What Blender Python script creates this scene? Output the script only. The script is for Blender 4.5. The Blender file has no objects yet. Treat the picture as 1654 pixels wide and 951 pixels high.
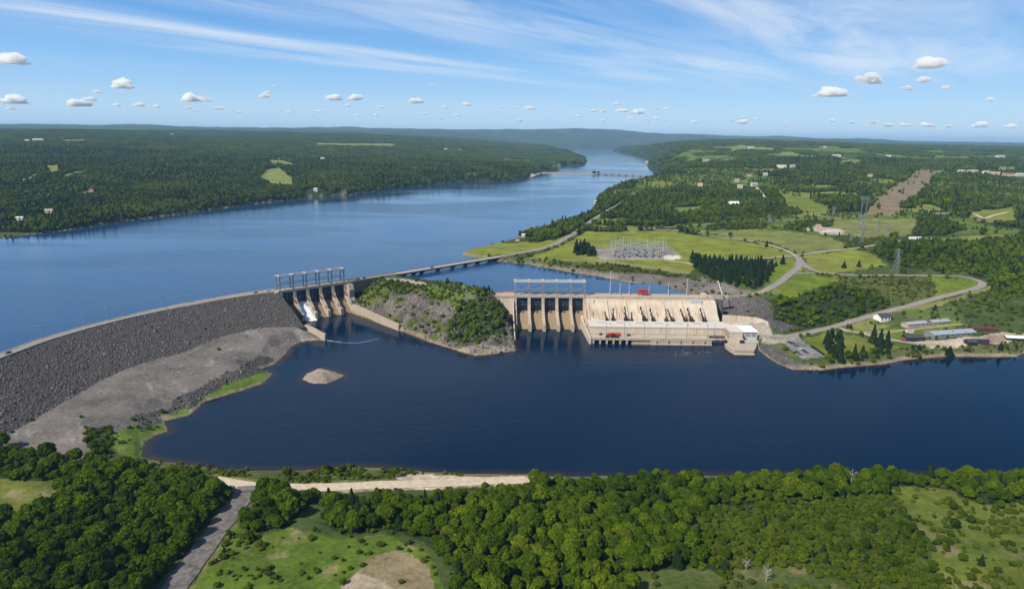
import bpy, bmesh, math, random
import numpy as np
from mathutils import Matrix, Vector

# ------------------------------------------------------------------ camera, sky, sun, exposure
scene = bpy.context.scene
COL = scene.collection
rng = np.random.default_rng(11)
random.seed(11)
R = math.radians
F, CX, CY, CZ = 1103.0, 827.0, 475.5, 200.0      # focal length and centre in photo pixels, drone height
PITCH = math.atan((CY - 222.0) / F)
ROLL = 0.0125
MC = Matrix.Rotation(math.pi / 2 - PITCH, 3, 'X') @ Matrix.Rotation(ROLL, 3, 'Z')
cam_d = bpy.data.cameras.new('drone_camera')
cam = bpy.data.objects.new('drone_camera', cam_d)
COL.objects.link(cam)
cam.matrix_world = Matrix.Translation((0, 0, CZ)) @ MC.to_4x4()
cam_d.sensor_width = 36.0
cam_d.lens = 36.0 * F / 1654.0
cam_d.clip_start = 1.0
cam_d.clip_end = 200000.0
scene.camera = cam

SUN = Vector((-0.52, -0.50, 0.69)).normalized()
SUN_STRENGTH, SKY_STRENGTH, EXPOSURE = 5.0, 0.10, 0.24
sd = bpy.data.lights.new('sun', 'SUN')
sd.energy = SUN_STRENGTH
sd.angle = R(0.55)
sd.color = (1.0, 0.93, 0.80)
so = bpy.data.objects.new('sun', sd)
COL.objects.link(so)
so.rotation_euler = SUN.to_track_quat('Z', 'Y').to_euler()
scene.view_settings.view_transform = 'Standard'
scene.view_settings.look = 'None'
scene.view_settings.gamma = 1.0
scene.view_settings.use_curve_mapping = False
scene.view_settings.exposure = EXPOSURE
scene.render.engine = 'CYCLES'
cy = scene.cycles
cy.use_denoising = True
cy.max_bounces = 40
cy.diffuse_bounces = 3
cy.glossy_bounces = 3
cy.transmission_bounces = 2
cy.transparent_max_bounces = 6
cy.volume_bounces = 40
cy.caustics_reflective = False
cy.caustics_refractive = False

world = bpy.data.worlds.new('World')
scene.world = world
world.use_nodes = True


class NT:
    """small helper to wire node trees"""
    def __init__(self, tree):
        self.t = tree
        self.n = tree.nodes
        self.l = tree.links

    def new(self, typ, **kw):
        nd = self.n.new(typ)
        for k, v in kw.items():
            setattr(nd, k, v)
        return nd

    def put(self, sock, v):
        if v is None:
            return
        if isinstance(v, bpy.types.NodeSocket):
            self.l.new(v, sock)
        else:
            sock.default_value = v

    def math(self, op, a, b=None, clamp=False):
        nd = self.new('ShaderNodeMath', operation=op, use_clamp=clamp)
        self.put(nd.inputs[0], a)
        if b is not None:
            self.put(nd.inputs[1], b)
        return nd.outputs[0]

    def vmath(self, op, a, b=None):
        nd = self.new('ShaderNodeVectorMath', operation=op)
        self.put(nd.inputs[0], a)
        if b is not None:
            self.put(nd.inputs[1], b)
        return nd.outputs['Value'] if op in ('DOT_PRODUCT', 'LENGTH') else nd.outputs[0]

    def noise(self, vec, scale, detail=4.0, rough=0.55, dist=0.0):
        nd = self.new('ShaderNodeTexNoise')
        self.put(nd.inputs['Vector'], vec)
        self.put(nd.inputs['Scale'], scale)
        nd.inputs['Detail'].default_value = detail
        nd.inputs['Roughness'].default_value = rough
        nd.inputs['Distortion'].default_value = dist
        return nd.outputs['Fac']

    def ramp(self, fac, stops, interp='LINEAR'):
        nd = self.new('ShaderNodeValToRGB')
        cr = nd.color_ramp
        cr.interpolation = interp
        while len(cr.elements) < len(stops):
            cr.elements.new(0.5)
        for e, (p, c) in zip(cr.elements, stops):
            e.position = p
            e.color = c if len(c) == 4 else (*c, 1)
        self.put(nd.inputs[0], fac)
        return nd.outputs[0]

    def mix(self, fac, a, b, blend='MIX'):
        nd = self.new('ShaderNodeMix', data_type='RGBA', blend_type=blend)
        self.put(nd.inputs[0], fac)
        self.put(nd.inputs[6], a)
        self.put(nd.inputs[7], b)
        return nd.outputs[2]

    def maprange(self, v, a, b, c, d, smooth=False):
        nd = self.new('ShaderNodeMapRange')
        if smooth:
            nd.interpolation_type = 'SMOOTHSTEP'
        self.put(nd.inputs[0], v)
        for i, q in enumerate((a, b, c, d)):
            nd.inputs[i + 1].default_value = q
        return nd.outputs[0]


def build_world():
    q = NT(world.node_tree)
    q.n.clear()
    out = q.new('ShaderNodeOutputWorld')
    bg = q.new('ShaderNodeBackground')
    bg.inputs[1].default_value = SKY_STRENGTH
    sky = q.new('ShaderNodeTexSky', sky_type='NISHITA')
    sky.sun_disc = False
    sky.sun_elevation = math.asin(SUN.z)
    sky.sun_rotation = math.atan2(SUN.x, SUN.y)
    sky.altitude = 200
    sky.air_density = 1.0
    sky.dust_density = 0.0
    sky.ozone_density = 4.0
    tc = q.new('ShaderNodeTexCoord')
    d = tc.outputs['Generated']
    sx = q.new('ShaderNodeSeparateXYZ')
    q.l.new(d, sx.inputs[0])
    zc = q.math('MAXIMUM', sx.outputs[2], 0.012)
    px = q.math('DIVIDE', sx.outputs[0], zc)
    py = q.math('DIVIDE', sx.outputs[1], zc)
    # high cirrus: bands that run along (0.6, 0.8) on a level sheet of sky
    along = q.math('ADD', q.math('MULTIPLY', px, 0.6), q.math('MULTIPLY', py, 0.8))
    across = q.math('SUBTRACT', q.math('MULTIPLY', px, 0.8), q.math('MULTIPLY', py, 0.6))
    cv = q.new('ShaderNodeCombineXYZ')
    q.put(cv.inputs[0], q.math('MULTIPLY', along, 0.22))
    q.put(cv.inputs[1], across)
    warp = q.noise(cv.outputs[0], 0.45, 3, 0.5)
    ac = q.math('ADD', across, q.math('MULTIPLY', q.math('SUBTRACT', warp, 0.5), 2.2))
    band = q.ramp(q.maprange(ac, -14, 6, 0, 1),
                  [(0.0, (0.12,) * 3), (0.25, (0.10,) * 3), (0.325, (0.62,) * 3), (0.355, (0.9,) * 3), (0.385, (0.15,) * 3),
                   (0.42, (0.28,) * 3), (0.455, (0.85,) * 3), (0.48, (0.85,) * 3), (0.52, (0.62,) * 3), (0.56, (0.45,) * 3),
                   (0.60, (0.85,) * 3), (0.66, (0.6,) * 3), (0.72, (0.12,) * 3), (1.0, (0.05,) * 3)], 'EASE')
    wisp = q.noise(cv.outputs[0], 1.1, 9, 0.62, 0.6)
    cv2 = q.new('ShaderNodeCombineXYZ')
    q.put(cv2.inputs[0], q.math('MULTIPLY', along, 0.35))
    q.put(cv2.inputs[1], q.math('MULTIPLY', across, 1.0))
    brk = q.noise(cv2.outputs[0], 0.33, 3, 0.5)
    cir = q.math('MULTIPLY', band, q.maprange(wisp, 0.27, 0.68, 0, 1.0, True))
    cir = q.math('MULTIPLY', cir, q.maprange(brk, 0.30, 0.58, 0.25, 1.0, True))
    fade = q.maprange(sx.outputs[2], 0.05, 0.10, 0.0, 1.0, True)
    fac = q.math('MULTIPLY', q.math('MULTIPLY', cir, fade), 0.82, True)
    # the sky itself, a little bluer than the raw model
    clear = q.ramp(q.math('POWER', q.math('MAXIMUM', sx.outputs[2], 0.0), 0.5),
                   [(0.0, (0.62, 0.80, 0.98)), (0.20, (0.47, 0.72, 0.98)), (0.30, (0.25, 0.55, 0.95)), (0.40, (0.090, 0.36, 0.82)), (0.60, (0.035, 0.15, 0.44)), (1.0, (0.020, 0.08, 0.26))])
    clear = q.mix(1.0, clear, (8.4, 8.4, 8.4, 1), 'MULTIPLY')
    air = q.mix(0.85, sky.outputs[0], clear)
    colr = q.mix(fac, air, (7.2, 7.6, 8.1, 1))
    q.l.new(colr, bg.inputs[0])
    q.l.new(bg.outputs[0], out.inputs[0])


build_world()

# ------------------------------------------------------------------ photo pixel <-> world
MCn = np.array(MC)


def ray(px, py):
    px = np.asarray(px, float)
    py = np.asarray(py, float)
    d = np.stack([(px - CX) / F, -(py - CY) / F, -np.ones_like(px)], -1)
    return d @ MCn.T


def P(px, py, z):
    """the world point at height z that the photo shows at this pixel"""
    d = ray(px, py)
    t = (z - CZ) / d[..., 2]
    return np.stack([d[..., 0] * t, d[..., 1] * t], -1)


def V3(px, py, z):
    p = P(px, py, z)
    return Vector((float(p[0]), float(p[1]), float(z)))


def proj(X, Y, Z):
    v = np.stack([X, Y, Z - CZ], -1) @ MCn
    w = -v[..., 2]
    return CX + F * v[..., 0] / w, CY - F * v[..., 1] / w


def poly_in(px, py, poly):
    poly = np.asarray(poly, float)
    ins = np.zeros(px.shape, bool)
    x0, y0 = poly.min(0)
    x1, y1 = poly.max(0)
    m = (px >= x0) & (px <= x1) & (py >= y0) & (py <= y1)
    if not m.any():
        return ins
    qx, qy = px[m], py[m]
    r = np.zeros(qx.shape, bool)
    n = len(poly)
    for i in range(n):
        ax, ay = poly[i]
        bx, by = poly[(i + 1) % n]
        if ay == by:
            continue
        c = ((ay > qy) != (by > qy)) & (qx < (bx - ax) * (qy - ay) / (by - ay) + ax)
        r ^= c
    ins[m] = r
    return ins


def seg_dist(X, Y, pts, closed=True):
    """distance to a polyline and the index of the nearest segment"""
    pts = np.asarray(pts, np.float32)
    best = np.full(X.shape, 1e12, np.float32)
    idx = np.zeros(X.shape, np.int16)
    n = len(pts)
    for i in range(n if closed else n - 1):
        a = pts[i]
        b = pts[(i + 1) % n]
        d = b - a
        L2 = float(d @ d) + 1e-9
        t = np.clip(((X - a[0]) * d[0] + (Y - a[1]) * d[1]) / L2, 0, 1)
        q = (X - a[0] - t * d[0]) ** 2 + (Y - a[1] - t * d[1]) ** 2
        m = q < best
        best[m] = q[m]
        idx[m] = i
    return np.sqrt(best), idx


def _h(ix, iy, s):
    n = (ix.astype(np.int64) * 374761393 + iy.astype(np.int64) * 668265263 + s * 982451653) & 0xFFFFFFFF
    n = ((n ^ (n >> 13)) * 1274126177) & 0xFFFFFFFF
    return ((n ^ (n >> 16)) & 0xFFFF) / 65535.0


def vnoise(x, y, s=0):
    ix = np.floor(x).astype(np.int64)
    iy = np.floor(y).astype(np.int64)
    fx = x - ix
    fy = y - iy
    fx = fx * fx * (3 - 2 * fx)
    fy = fy * fy * (3 - 2 * fy)
    a = _h(ix, iy, s) * (1 - fx) + _h(ix + 1, iy, s) * fx
    b = _h(ix, iy + 1, s) * (1 - fx) + _h(ix + 1, iy + 1, s) * fx
    return (a * (1 - fy) + b * fy) * 2 - 1


def fbm(x, y, scale, octv=4, s=0, gain=0.5):
    r = 0
    a = 1.0
    t = 0
    f = 1.0 / scale
    for o in range(octv):
        r = r + a * vnoise(x * f + 17.3 * o, y * f - 9.1 * o, s + o)
        t += a
        a *= gain
        f *= 2.03
    return r / t


def sm(x, a, b):
    t = np.clip((x - a) / (b - a), 0, 1)
    return t * t * (3 - 2 * t)


# ------------------------------------------------------------------ shores (photo pixels -> world)
WL = 27.5        # level of the head pond; the river below the dam is at 0
CREST = 32.0
SP_R0, SP_R1 = P(832, 476, CREST), P(943, 476.6, CREST)       # right spillway crest
SP_L0, SP_L1 = P(450, 469, CREST), P(553, 455, CREST)         # left spillway crest
AX = SP_R0[1]                                                 # dam axis (runs along X)

T_px = [(566, 503), (572, 507.5), (643.5, 533.5), (653.5, 537), (690, 550), (737, 566), (768, 575), (800, 571), (832, 566)]
T_w = [tuple(p) for p in (P(a, b, 0) for a, b in T_px)]
xr0, xr1 = SP_R0[0] - 1, P(1165, 480, CREST)[0]
T_w += [(float(P(836, 540, 0)[0]) - 2, AX - 30), (xr0, AX - 4), (xr1 - 3, AX - 4), (xr1 - 3, 668.0)]
T_px2 = [(1223, 560), (1226, 565), (1240, 577), (1257, 588), (1280, 596.5), (1323, 598), (1363, 593), (1424, 589), (1467, 581), (1524, 576),
         (1596, 576), (1644, 576), (1654, 571), (1760, 560), (1950, 545), (2400, 530), (2600, 760), (2100, 764), (1654, 766), (1400, 767),
         (1250, 769), (1102, 766), (980, 768), (861, 769), (805, 766), (703, 763), (655, 759), (602, 754.5), (557, 753), (505, 758), (440, 760), (366, 759), (354, 757),
         (302.6, 749), (258, 744.6), (230.6, 738), (234, 714), (251, 703), (273, 696), (271, 690), (266, 680), (306, 670), (332, 648),
         (384, 633), (424, 620), (441, 604), (430, 598), (418, 597), (445, 588), (461, 573), (468.5, 561), (486, 552), (518, 549.5), (527, 548)]
T_w += [tuple(P(a, b, 0)) for a, b in T_px2]
nL = np.array([SP_L1[1] - SP_L0[1], -(SP_L1[0] - SP_L0[0])])
nL = nL / np.linalg.norm(nL)                                   # downstream normal of the left spillway
uL = (SP_L1 - SP_L0) / np.linalg.norm(SP_L1 - SP_L0)
T_w += [tuple(SP_L0 + nL * 30 + uL * 2), tuple(SP_L0 + nL * 3), tuple(SP_L1 + nL * 3 + uL * 1)]
T_w = np.array(T_w)

CRE_px = [(-330, 715), (-200, 658), (-90, 612), (0, 578.5), (71.5, 551.5), (143, 530), (214.6, 512), (286, 496.4), (357.7, 483), (411, 474.5), (449, 469.5)]
CRE = np.array([P(a, b, CREST) for a, b in CRE_px])            # downstream edge of the embankment crest
TOE_px = [(-330, 905), (-200, 815), (-90, 752), (0, 708), (21.5, 697), (82, 664.7), (143, 630), (214.6, 602), (304, 569), (375.5, 549), (447, 531), (491, 524)]
TOE = np.array([P(a, b, 10.5) for a, b in TOE_px])

R_dam = [tuple(p + np.array([-6, 1.5])) for p in CRE[:-1]] + [tuple(SP_L0), tuple(SP_L1)]
arm = [(590, 449), (622, 444.5), (640, 442.5)]
R_w = R_dam + [tuple(P(a, b, 31.5)) for a, b in arm]
n_dam1 = len(R_w)
R_fb = [(652, 449), (690, 458), (730, 462), (770, 468)]        # head pond side of the rocky island
R_w += [tuple(P(a, b, WL)) for a, b in R_fb]
n_b2 = len(R_w)
R_w += [(float(SP_R0[0]) - 24, AX + 2), (xr1 + 4, AX + 2)]
n_dam2 = len(R_w)
R_px2 = [(1079, 465), (1046, 460), (1012, 456), (970, 447), (918, 439), (900, 435), (852, 427), (812, 423), (790, 420.5), (770, 417), (744.5, 411), (761, 402),
         (800, 394), (850, 381), (900, 367), (945, 352), (958, 341), (961, 327), (968, 317), (985, 309), (1015, 301), (1067, 292), (1068, 282.5),
         (1050, 274), (1045, 265), (1051, 257), (1026, 252), (1007.5, 248), (987.6, 244), (996, 239.5), (906, 238.4), (892, 240.6), (905, 244),
         (901, 249), (933, 253), (950, 260), (941, 266.5), (906, 268), (888, 272), (909, 275.5), (877, 278.5), (853, 288), (826.6, 292), (800, 293), (740, 294), (705, 297),
         (640, 305), (560, 315.4), (501, 319.5), (406, 330.6), (305, 344), (203, 357.7), (101.6, 373), (34, 381), (0, 386), (-300, 428), (-700, 520)]
R_w += [tuple(P(a, b, WL)) for a, b in R_px2]
R_w = np.array(R_w)
nR = len(R_w)
dam_seg = np.zeros(nR, bool)
dam_seg[:n_dam1 - 1] = True
dam_seg[n_b2 - 1:n_dam2] = True
dam_seg[nR - 1] = True

# ------------------------------------------------------------------ terrain heights
NC = 1100
A0, A1 = -1.06, 1.06
acol = np.linspace(A0, A1, NC)
rows = [150.0]
while rows[-1] < 42000:
    y = rows[-1]
    dy = max(1.6, min(y * y / (200 * 683.0), 0.021 * y))
    if 600 < y < 790:
        dy = min(dy, 2.2)
    rows.append(y + dy)
yrow = np.array(rows)
NR_ = len(yrow)
GX = acol[None, :] * yrow[:, None]
GY = np.repeat(yrow[:, None], NC, 1)


def ctl(px, py, z=None, D=None):
    d = ray(px, py)
    if D is None:
        p = P(px, py, z)
        return (p[0], p[1], z)
    t = D / d[1]
    return (d[0] * t, D, CZ + d[2] * t)


C = []
for px, py, z in [
    # plateau, right bank
    (830, 411, 31.5), (880, 402, 33.5), (945, 365, 36), (972, 348, 38), (1020, 316, 46), (1075, 371, 38), (990, 420, 34), (1085, 401, 35), (1030, 402, 35),
    (960, 402, 35), (971, 421, 34), (1100, 419, 34), (1290, 430, 37), (1180, 480, 32), (1205, 481, 32), (1230, 474, 32.5), (1260, 455, 34.5), (1310, 438, 36.5), (1440, 446, 36), (1550, 447, 34), (1595, 458, 31),
    (1552, 472, 27), (1480, 492, 20), (1420, 508, 14.5), (1352, 528, 8.5), (1290, 543, 5.5), (1250, 546, 5), (1300, 565, 5), (1320, 575, 5), (1265, 560, 5),
    (1400, 570, 4), (1430, 515, 13.5), (1500, 558, 7), (1600, 553, 7), (1650, 545, 8), (1500, 527, 12), (1580, 518, 17), (1640, 500, 23), (1654, 470, 29),
    (1280, 462, 33.5), (1300, 500, 20), (1255, 520, 13), (1250, 492, 30), (1340, 500, 18), (1400, 480, 22), (1450, 465, 30), (1205, 506, 15.5), (1238, 512, 14.5), (1180, 505, 16), (1235, 540, 5.2), (1185, 525, 5), (1210, 530, 5), (1230, 534, 5),
    (1654, 400, 44), (1500, 385, 44), (1400, 360, 46), (1300, 372, 41), (1200, 330, 50), (1100, 320, 48), (1120, 440, 31), (1000, 436, 33), (900, 425, 32.5), (760, 410, 29), (880, 372, 33),
    (1380, 400, 40), (1200, 400, 37), (1180, 440, 33), (1150, 460, 30),
    # island between the spillways
    (625, 447, 31), (650, 455, 31.5), (690, 458, 31.8), (700, 462, 34), (760, 468, 36), (785, 478, 33), (600, 462, 27), (620, 500, 16), (700, 510, 14), (740, 540, 6),
    (700, 540, 4), (770, 565, 2.2), (820, 560, 2), (770, 505, 20), (800, 500, 22), (825, 535, 8), (660, 500, 18), (720, 480, 28), (590, 480, 14),
    # below the embankment
    (0, 712, 10), (82, 666, 10.3), (143, 632, 10.5), (300, 572, 10.5), (447, 533, 10.5), (490, 526, 10), (60, 735, 8.5), (150, 695, 8.5), (220, 662, 8), (300, 630, 8), (380, 600, 8), (440, 562, 8),
    (480, 545, 6), (340, 650, 1.6), (300, 660, 1.5), (250, 690, 2), (220, 730, 2.5), (430, 608, 1.2), (180, 740, 4), (-100, 770, 9), (-300, 900, 8),
    # near bank
    (0, 800, 7), (150, 850, 7), (300, 775, 3), (395, 790, 4), (355, 850, 6), (290, 951, 8), (0, 951, 10), (640, 782, 3), (540, 850, 9), (620, 951, 14), (450, 951, 11),
    (900, 850, 8), (900, 951, 14), (1100, 900, 11), (1300, 850, 9), (1450, 810, 8), (1500, 951, 15), (1654, 800, 9), (1654, 900, 15), (2100, 900, 15), (827, 1250, 22), (0, 1250, 18), (1800, 1250, 24),
    (-300, 1000, 12),
]:
    C.append(ctl(px, py, z))
for px, py, D in [
    (1300, 300, 2100), (1500, 280, 2600), (1654, 262, 3500), (1200, 260, 3300), (1100, 275, 2700), (1180, 227.5, 6500), (1100, 231, 6800), (1400, 236, 5600), (1654, 247, 5200),
    (1480, 300, 2000), (1654, 320, 1750), (1850, 255, 4800), (1850, 330, 1700), (1900, 480, 800), (2000, 540, 760),
    (1654, 240, 12500), (1300, 232, 12500), (1000, 234, 13500), (1500, 236, 9000), (2100, 250, 12000),
    (1100, 222, 22000), (1500, 232.8, 22000), (1654, 236, 25000), (950, 217, 17000), (800, 212, 18000), (600, 210, 20000), (300, 209, 20000), (100, 208, 19000), (-300, 205, 20000),
    (254, 217, 6200), (100, 212, 5600), (-200, 209, 5600), (0, 214, 5600), (500, 222, 6600), (700, 227, 7200), (850, 235, 9000), (900, 237, 13000), (2100, 245, 24000),
    (300, 298, 2050), (300, 255, 3200), (300, 232, 4600), (0, 330, 1500), (0, 280, 2050), (0, 245, 3200), (550, 292, 2250), (550, 262, 3200), (550, 240, 4700), (720, 280, 2700), (740, 258, 3800),
    (-300, 330, 1600), (-300, 260, 2700), (820, 262, 4300), (860, 250, 5800), (300, 214, 9500), (700, 223, 11000), (0, 211, 9500), (1000, 225, 38000), (300, 214, 38000), (1600, 232, 38000), (2100, 237, 38000), (-300, 208, 38000)]:
    C.append(ctl(px, py, D=D))
C = np.array(C)


def tps_coords(X, Y):
    return np.stack([X / Y, 0.55 * np.log(Y)], -1)


def tps_fit(C, lam=2e-4):
    q = tps_coords(C[:, 0], C[:, 1])
    n = len(q)
    d2 = ((q[:, None] - q[None]) ** 2).sum(-1)
    K = 0.5 * d2 * np.log(d2 + 1e-12) + lam * np.eye(n)
    Pm = np.concatenate([np.ones((n, 1)), q], 1)
    A = np.block([[K, Pm], [Pm.T, np.zeros((3, 3))]])
    w = np.linalg.solve(A, np.concatenate([C[:, 2], np.zeros(3)]))
    return q, w


TQ, TW = tps_fit(C)


def tps(X, Y):
    u = X / Y
    v = 0.55 * np.log(Y)
    r = TW[-3] + TW[-2] * u + TW[-1] * v
    for (qu, qv), w in zip(TQ, TW[:-3]):
        d2 = (u - qu) ** 2 + (v - qv) ** 2
        r = r + w * 0.5 * d2 * np.log(d2 + 1e-12)
    return r


ISLAND_px = [(560, 452), (640, 440), (700, 452), (800, 468), (845, 478), (850, 570), (770, 585), (640, 545), (560, 510)]
ISLET_px = [(488, 613), (495, 604), (508, 598), (521, 595), (538, 600), (556, 606), (545, 612), (528, 619), (505, 619)]
ISL = np.array([P(a, b, 0) for a, b in ISLET_px])

GZ = tps(GX, GY)
far = sm(GY, 1500, 6000)
GZ += fbm(GX, GY, 700, 3, 3) * np.clip((GY - 1600) * 0.005, 0, 26) + fbm(GX, GY, 2600, 3, 5) * np.clip((GY - 4000) * 0.006, 0, 55)
GZ += fbm(GX, GY * 2.6, 5200, 4, 6, 0.55) * np.clip((GY - 10500) * 0.012, 0, 95)
GZ += (1 - 2.2 * np.abs(fbm(GX, GY * 2.2, 4200, 3, 9, 0.5))) * np.clip((GY - 7500) * 0.012, 0, 60)
GZ += fbm(GX, GY, 45, 3, 8) * np.clip(GY * 0.0007, 0.25, 1.5)
nearT = (GY < 1150)
dT = np.full(GX.shape, 1e6, np.float32)
iT = np.zeros(GX.shape, np.int16)
jr = int(np.searchsorted(yrow, 1150))
a_, b_ = seg_dist(GX[:jr], GY[:jr], T_w)
dT[:jr] = a_
iT[:jr] = b_
inT = np.zeros(GX.shape, bool)
inT[:jr] = poly_in(GX[:jr], GY[:jr], T_w)
dT = np.where(inT, -dT, dT)
j0 = int(np.searchsorted(yrow, 320))
j1 = int(np.searchsorted(yrow, 16000))
dR = np.full(GX.shape, 1e6, np.float32)
iR = np.zeros(GX.shape, np.int16)
dR[j0:j1], iR[j0:j1] = seg_dist(GX[j0:j1], GY[j0:j1], R_w)
inR = np.zeros(GX.shape, bool)
inR[j0:j1] = poly_in(GX[j0:j1], GY[j0:j1], R_w)
dR = np.where(inR, -dR, dR)
nearDam = dam_seg[iR]
# natural wobble of the banks, kept off the dams
wob = fbm(GX, GY, 22, 3, 21) * np.clip(GY * 0.0035, 1.0, 14)
dTn = dT + np.where(np.abs(dT) < 1e5, wob * 0.6, 0)
dRn = dR + np.where(nearDam, 0, wob)
GPX, GPY = proj(GX, GY, GZ)
isl = poly_in(GPX, GPY, ISLAND_px)
sT = np.where(isl, 1.45, 0.5)
rock_n = fbm(GX, GY, 9, 4, 31, 0.6)
ridge = 1 - np.abs(fbm(GX, GY, 16, 4, 33, 0.55)) * 2
GZ = GZ + np.where(isl & (dT > 2) & (GY < 760), rock_n * 2.0 + ridge * 1.8, 0)
bank = 0.25 + sT * np.maximum(dTn, 0)
land = np.where(dTn > 0, np.minimum(GZ, bank), GZ)
# right bank cliffs of the forebay keep a stiffer slope
bankR = WL + 0.3 + 0.42 * np.maximum(dRn, 0)
land = np.where((dRn > 0) & (land > WL) & ~nearDam, np.minimum(land, bankR), land)
land = np.where((dRn > 0) & (dRn < 400) & (GY > 900) & ~nearDam, np.maximum(land, WL + 0.35), land)
land = np.where((dTn > 0), np.maximum(land, 0.25), land)
GZ = np.where(dTn <= 0, -0.3 + np.maximum(-7, 0.22 * dTn), land)
GZ = np.where(dRn <= 0, WL - 0.3 + np.maximum(-8, 0.3 * dRn), GZ)
# a small gravel islet in the tailrace
dI, _ = seg_dist(GX[:jr], GY[:jr], ISL)
inI = poly_in(GX[:jr], GY[:jr], ISL)
zi = np.where(inI, 0.2 + np.minimum(dI * 0.42, 4.6) + fbm(GX[:jr], GY[:jr], 4, 3, 41) * 0.7, -0.3 - dI * 0.16)
GZ[:jr] = np.where((dT[:jr] < 0) & ((zi > GZ[:jr])), zi, GZ[:jr])


def gidx(X, Y):
    fi = (np.asarray(X) / np.asarray(Y) - A0) / (A1 - A0) * (NC - 1)
    fi = np.clip(fi, 0, NC - 1.001)
    fj = np.interp(Y, yrow, np.arange(NR_))
    fj = np.clip(fj, 0, NR_ - 1.001)
    return fi, fj


def H(X, Y, G=None):
    G = GZ if G is None else G
    fi, fj = gidx(X, Y)
    i = fi.astype(int)
    j = fj.astype(int)
    u = fi - i
    v = fj - j
    return (G[j, i] * (1 - u) + G[j, i + 1] * u) * (1 - v) + (G[j + 1, i] * (1 - u) + G[j + 1, i + 1] * u) * v


def near(G, X, Y):
    fi, fj = gidx(X, Y)
    return G[np.rint(fj).astype(int), np.rint(fi).astype(int)]


def hit(px, py):
    """where the line of sight through a photo pixel meets the ground"""
    d = ray(px, py)
    a = d[0] / d[1]
    zt = CZ + yrow * d[2] / d[1]
    g = H(np.full(NR_, a) * yrow, yrow)
    below = np.nonzero(zt <= g)[0]
    if len(below) == 0:
        return a * yrow[-1], yrow[-1], float(g[-1])
    j = below[0]
    if j == 0:
        Y = yrow[0]
    else:
        e0 = zt[j - 1] - g[j - 1]
        e1 = zt[j] - g[j]
        Y = yrow[j - 1] + (yrow[j] - yrow[j - 1]) * e0 / (e0 - e1)
    return a * Y, Y, float(H(np.array([a * Y]), np.array([Y]))[0])

# ------------------------------------------------------------------ roads: centre lines traced from the photo, draped on the ground
ROADS = [
    # name, label, width, surface, pixels
    ('road', 'grey two lane road climbing from the bridge past the lakeside wood', 10, 'road', [(818, 413), (835, 409.5), (850, 407), (880, 401), (905, 390.5), (925, 378), (945, 364.5), (958, 355), (974, 345), (988, 337), (999, 331), (1012, 322), (1026, 313)], False),
    ('road', 'thin pale lane that crosses the upper meadow to the road junction', 6.5, 'pale', [(949, 370.5), (1000, 371.5), (1075, 371), (1120, 376), (1163, 383), (1200, 387.5), (1236, 393.5), (1254, 399), (1272, 406), (1287, 414)], False),
    ('road', 'paved road running from the junction round the wide bend and down to the powerhouse', 9, 'road', [(1287, 414), (1294.6, 424.5), (1306, 434), (1323, 440.5), (1350, 443.5), (1380, 444.5), (1420, 445), (1466, 445), (1524, 445), (1558, 447), (1580, 452), (1591, 458.5), (1581, 465), (1552, 472), (1509, 483), (1466, 495), (1423, 506), (1380, 517.6), (1352, 526.5), (1323, 533.5), (1289, 541), (1262, 545), (1243, 545)], False),
    ('road', 'paved road climbing from the dam crest along the conifers to the junction', 9, 'road', [(1292, 421), (1290, 432), (1274, 444), (1257, 458), (1240, 469), (1226, 476), (1210, 478.6), (1190, 479.6), (1163, 479.6)], False),
    ('road', 'short pale link road below the grass triangle at the junction', 5, 'pale', [(1279, 441.5), (1300, 441.5), (1325, 441.8)], False),
    ('road', 'straight pale lane rising from the junction to the right over the meadow', 6, 'pale', [(1288, 412), (1320, 408), (1380, 401.5), (1430, 394), (1466, 388), (1500, 386)], False),
    ('road', 'pale lane behind the row of dark conifers', 6, 'pale', [(1283, 413.5), (1255, 416), (1236, 417.5), (1205, 418.8), (1178, 419.5), (1150, 419)], False),
    ('track', 'narrow dirt track along the meadow edge above the forebay rocks', 4.5, 'dirt', [(928, 420.5), (960, 422), (1003, 426), (1040, 432), (1075, 437), (1112, 442)], False),
    ('track', 'short white path below the switchyard pad', 5, 'white', [(1081, 423), (1110, 423.5), (1118, 428)], False),
    ('road', 'pale lane below the park lawn that leads to the gravel yard', 7, 'pale', [(1350, 527), (1354, 531.5), (1366, 534.5), (1398, 540), (1438, 548.5), (1481, 556), (1524, 557)], False),
    ('road', 'upper pale lane to the long sheds', 5, 'dirt', [(1363, 534.5), (1395, 537.5), (1426, 537.5), (1461, 534), (1500, 529.5), (1555, 523)], False),
    ('track', 'tan dirt road along the far edge of the upper meadow', 7, 'dirt', [(1040, 370), (1088, 367), (1150, 362), (1200, 358), (1266, 356), (1323, 355), (1360, 354)], False),
    ('track', 'pale track curving along the field below the cleared strip', 7, 'pale', [(1299, 345), (1320, 349), (1343, 352.5), (1370, 352), (1396, 350)], False),
    ('track', 'thin track running right from the concrete ruins', 6, 'dirt', [(1365, 373.5), (1390, 376), (1420, 378.5), (1440, 380)], False),
    ('track', 'white farm track climbing through the woods', 8, 'white', [(1237, 325), (1234, 318), (1227, 309.5), (1222, 303)], False),
    ('track', 'pale forked track on the far right field', 7, 'white', [(1573, 346), (1590, 354), (1600, 350), (1628, 343)], False),
    ('track', 'grey gravel track beside the foreground wood', 11.5, 'gravel', [(401, 786), (396, 797), (383, 815), (366, 836), (345, 863), (318, 900), (292, 935), (270, 966), (240, 1010)], False),
    ('track', 'sandy road along the near shore', 9, 'sand', [(345, 776), (370, 781), (415, 787), (479, 788), (542, 787), (599, 783), (655, 782.5), (711, 780.5), (786, 777), (850, 775)], False),
]
road_w = []
RD = np.full(GX.shape, 1e6, np.float32)
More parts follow.
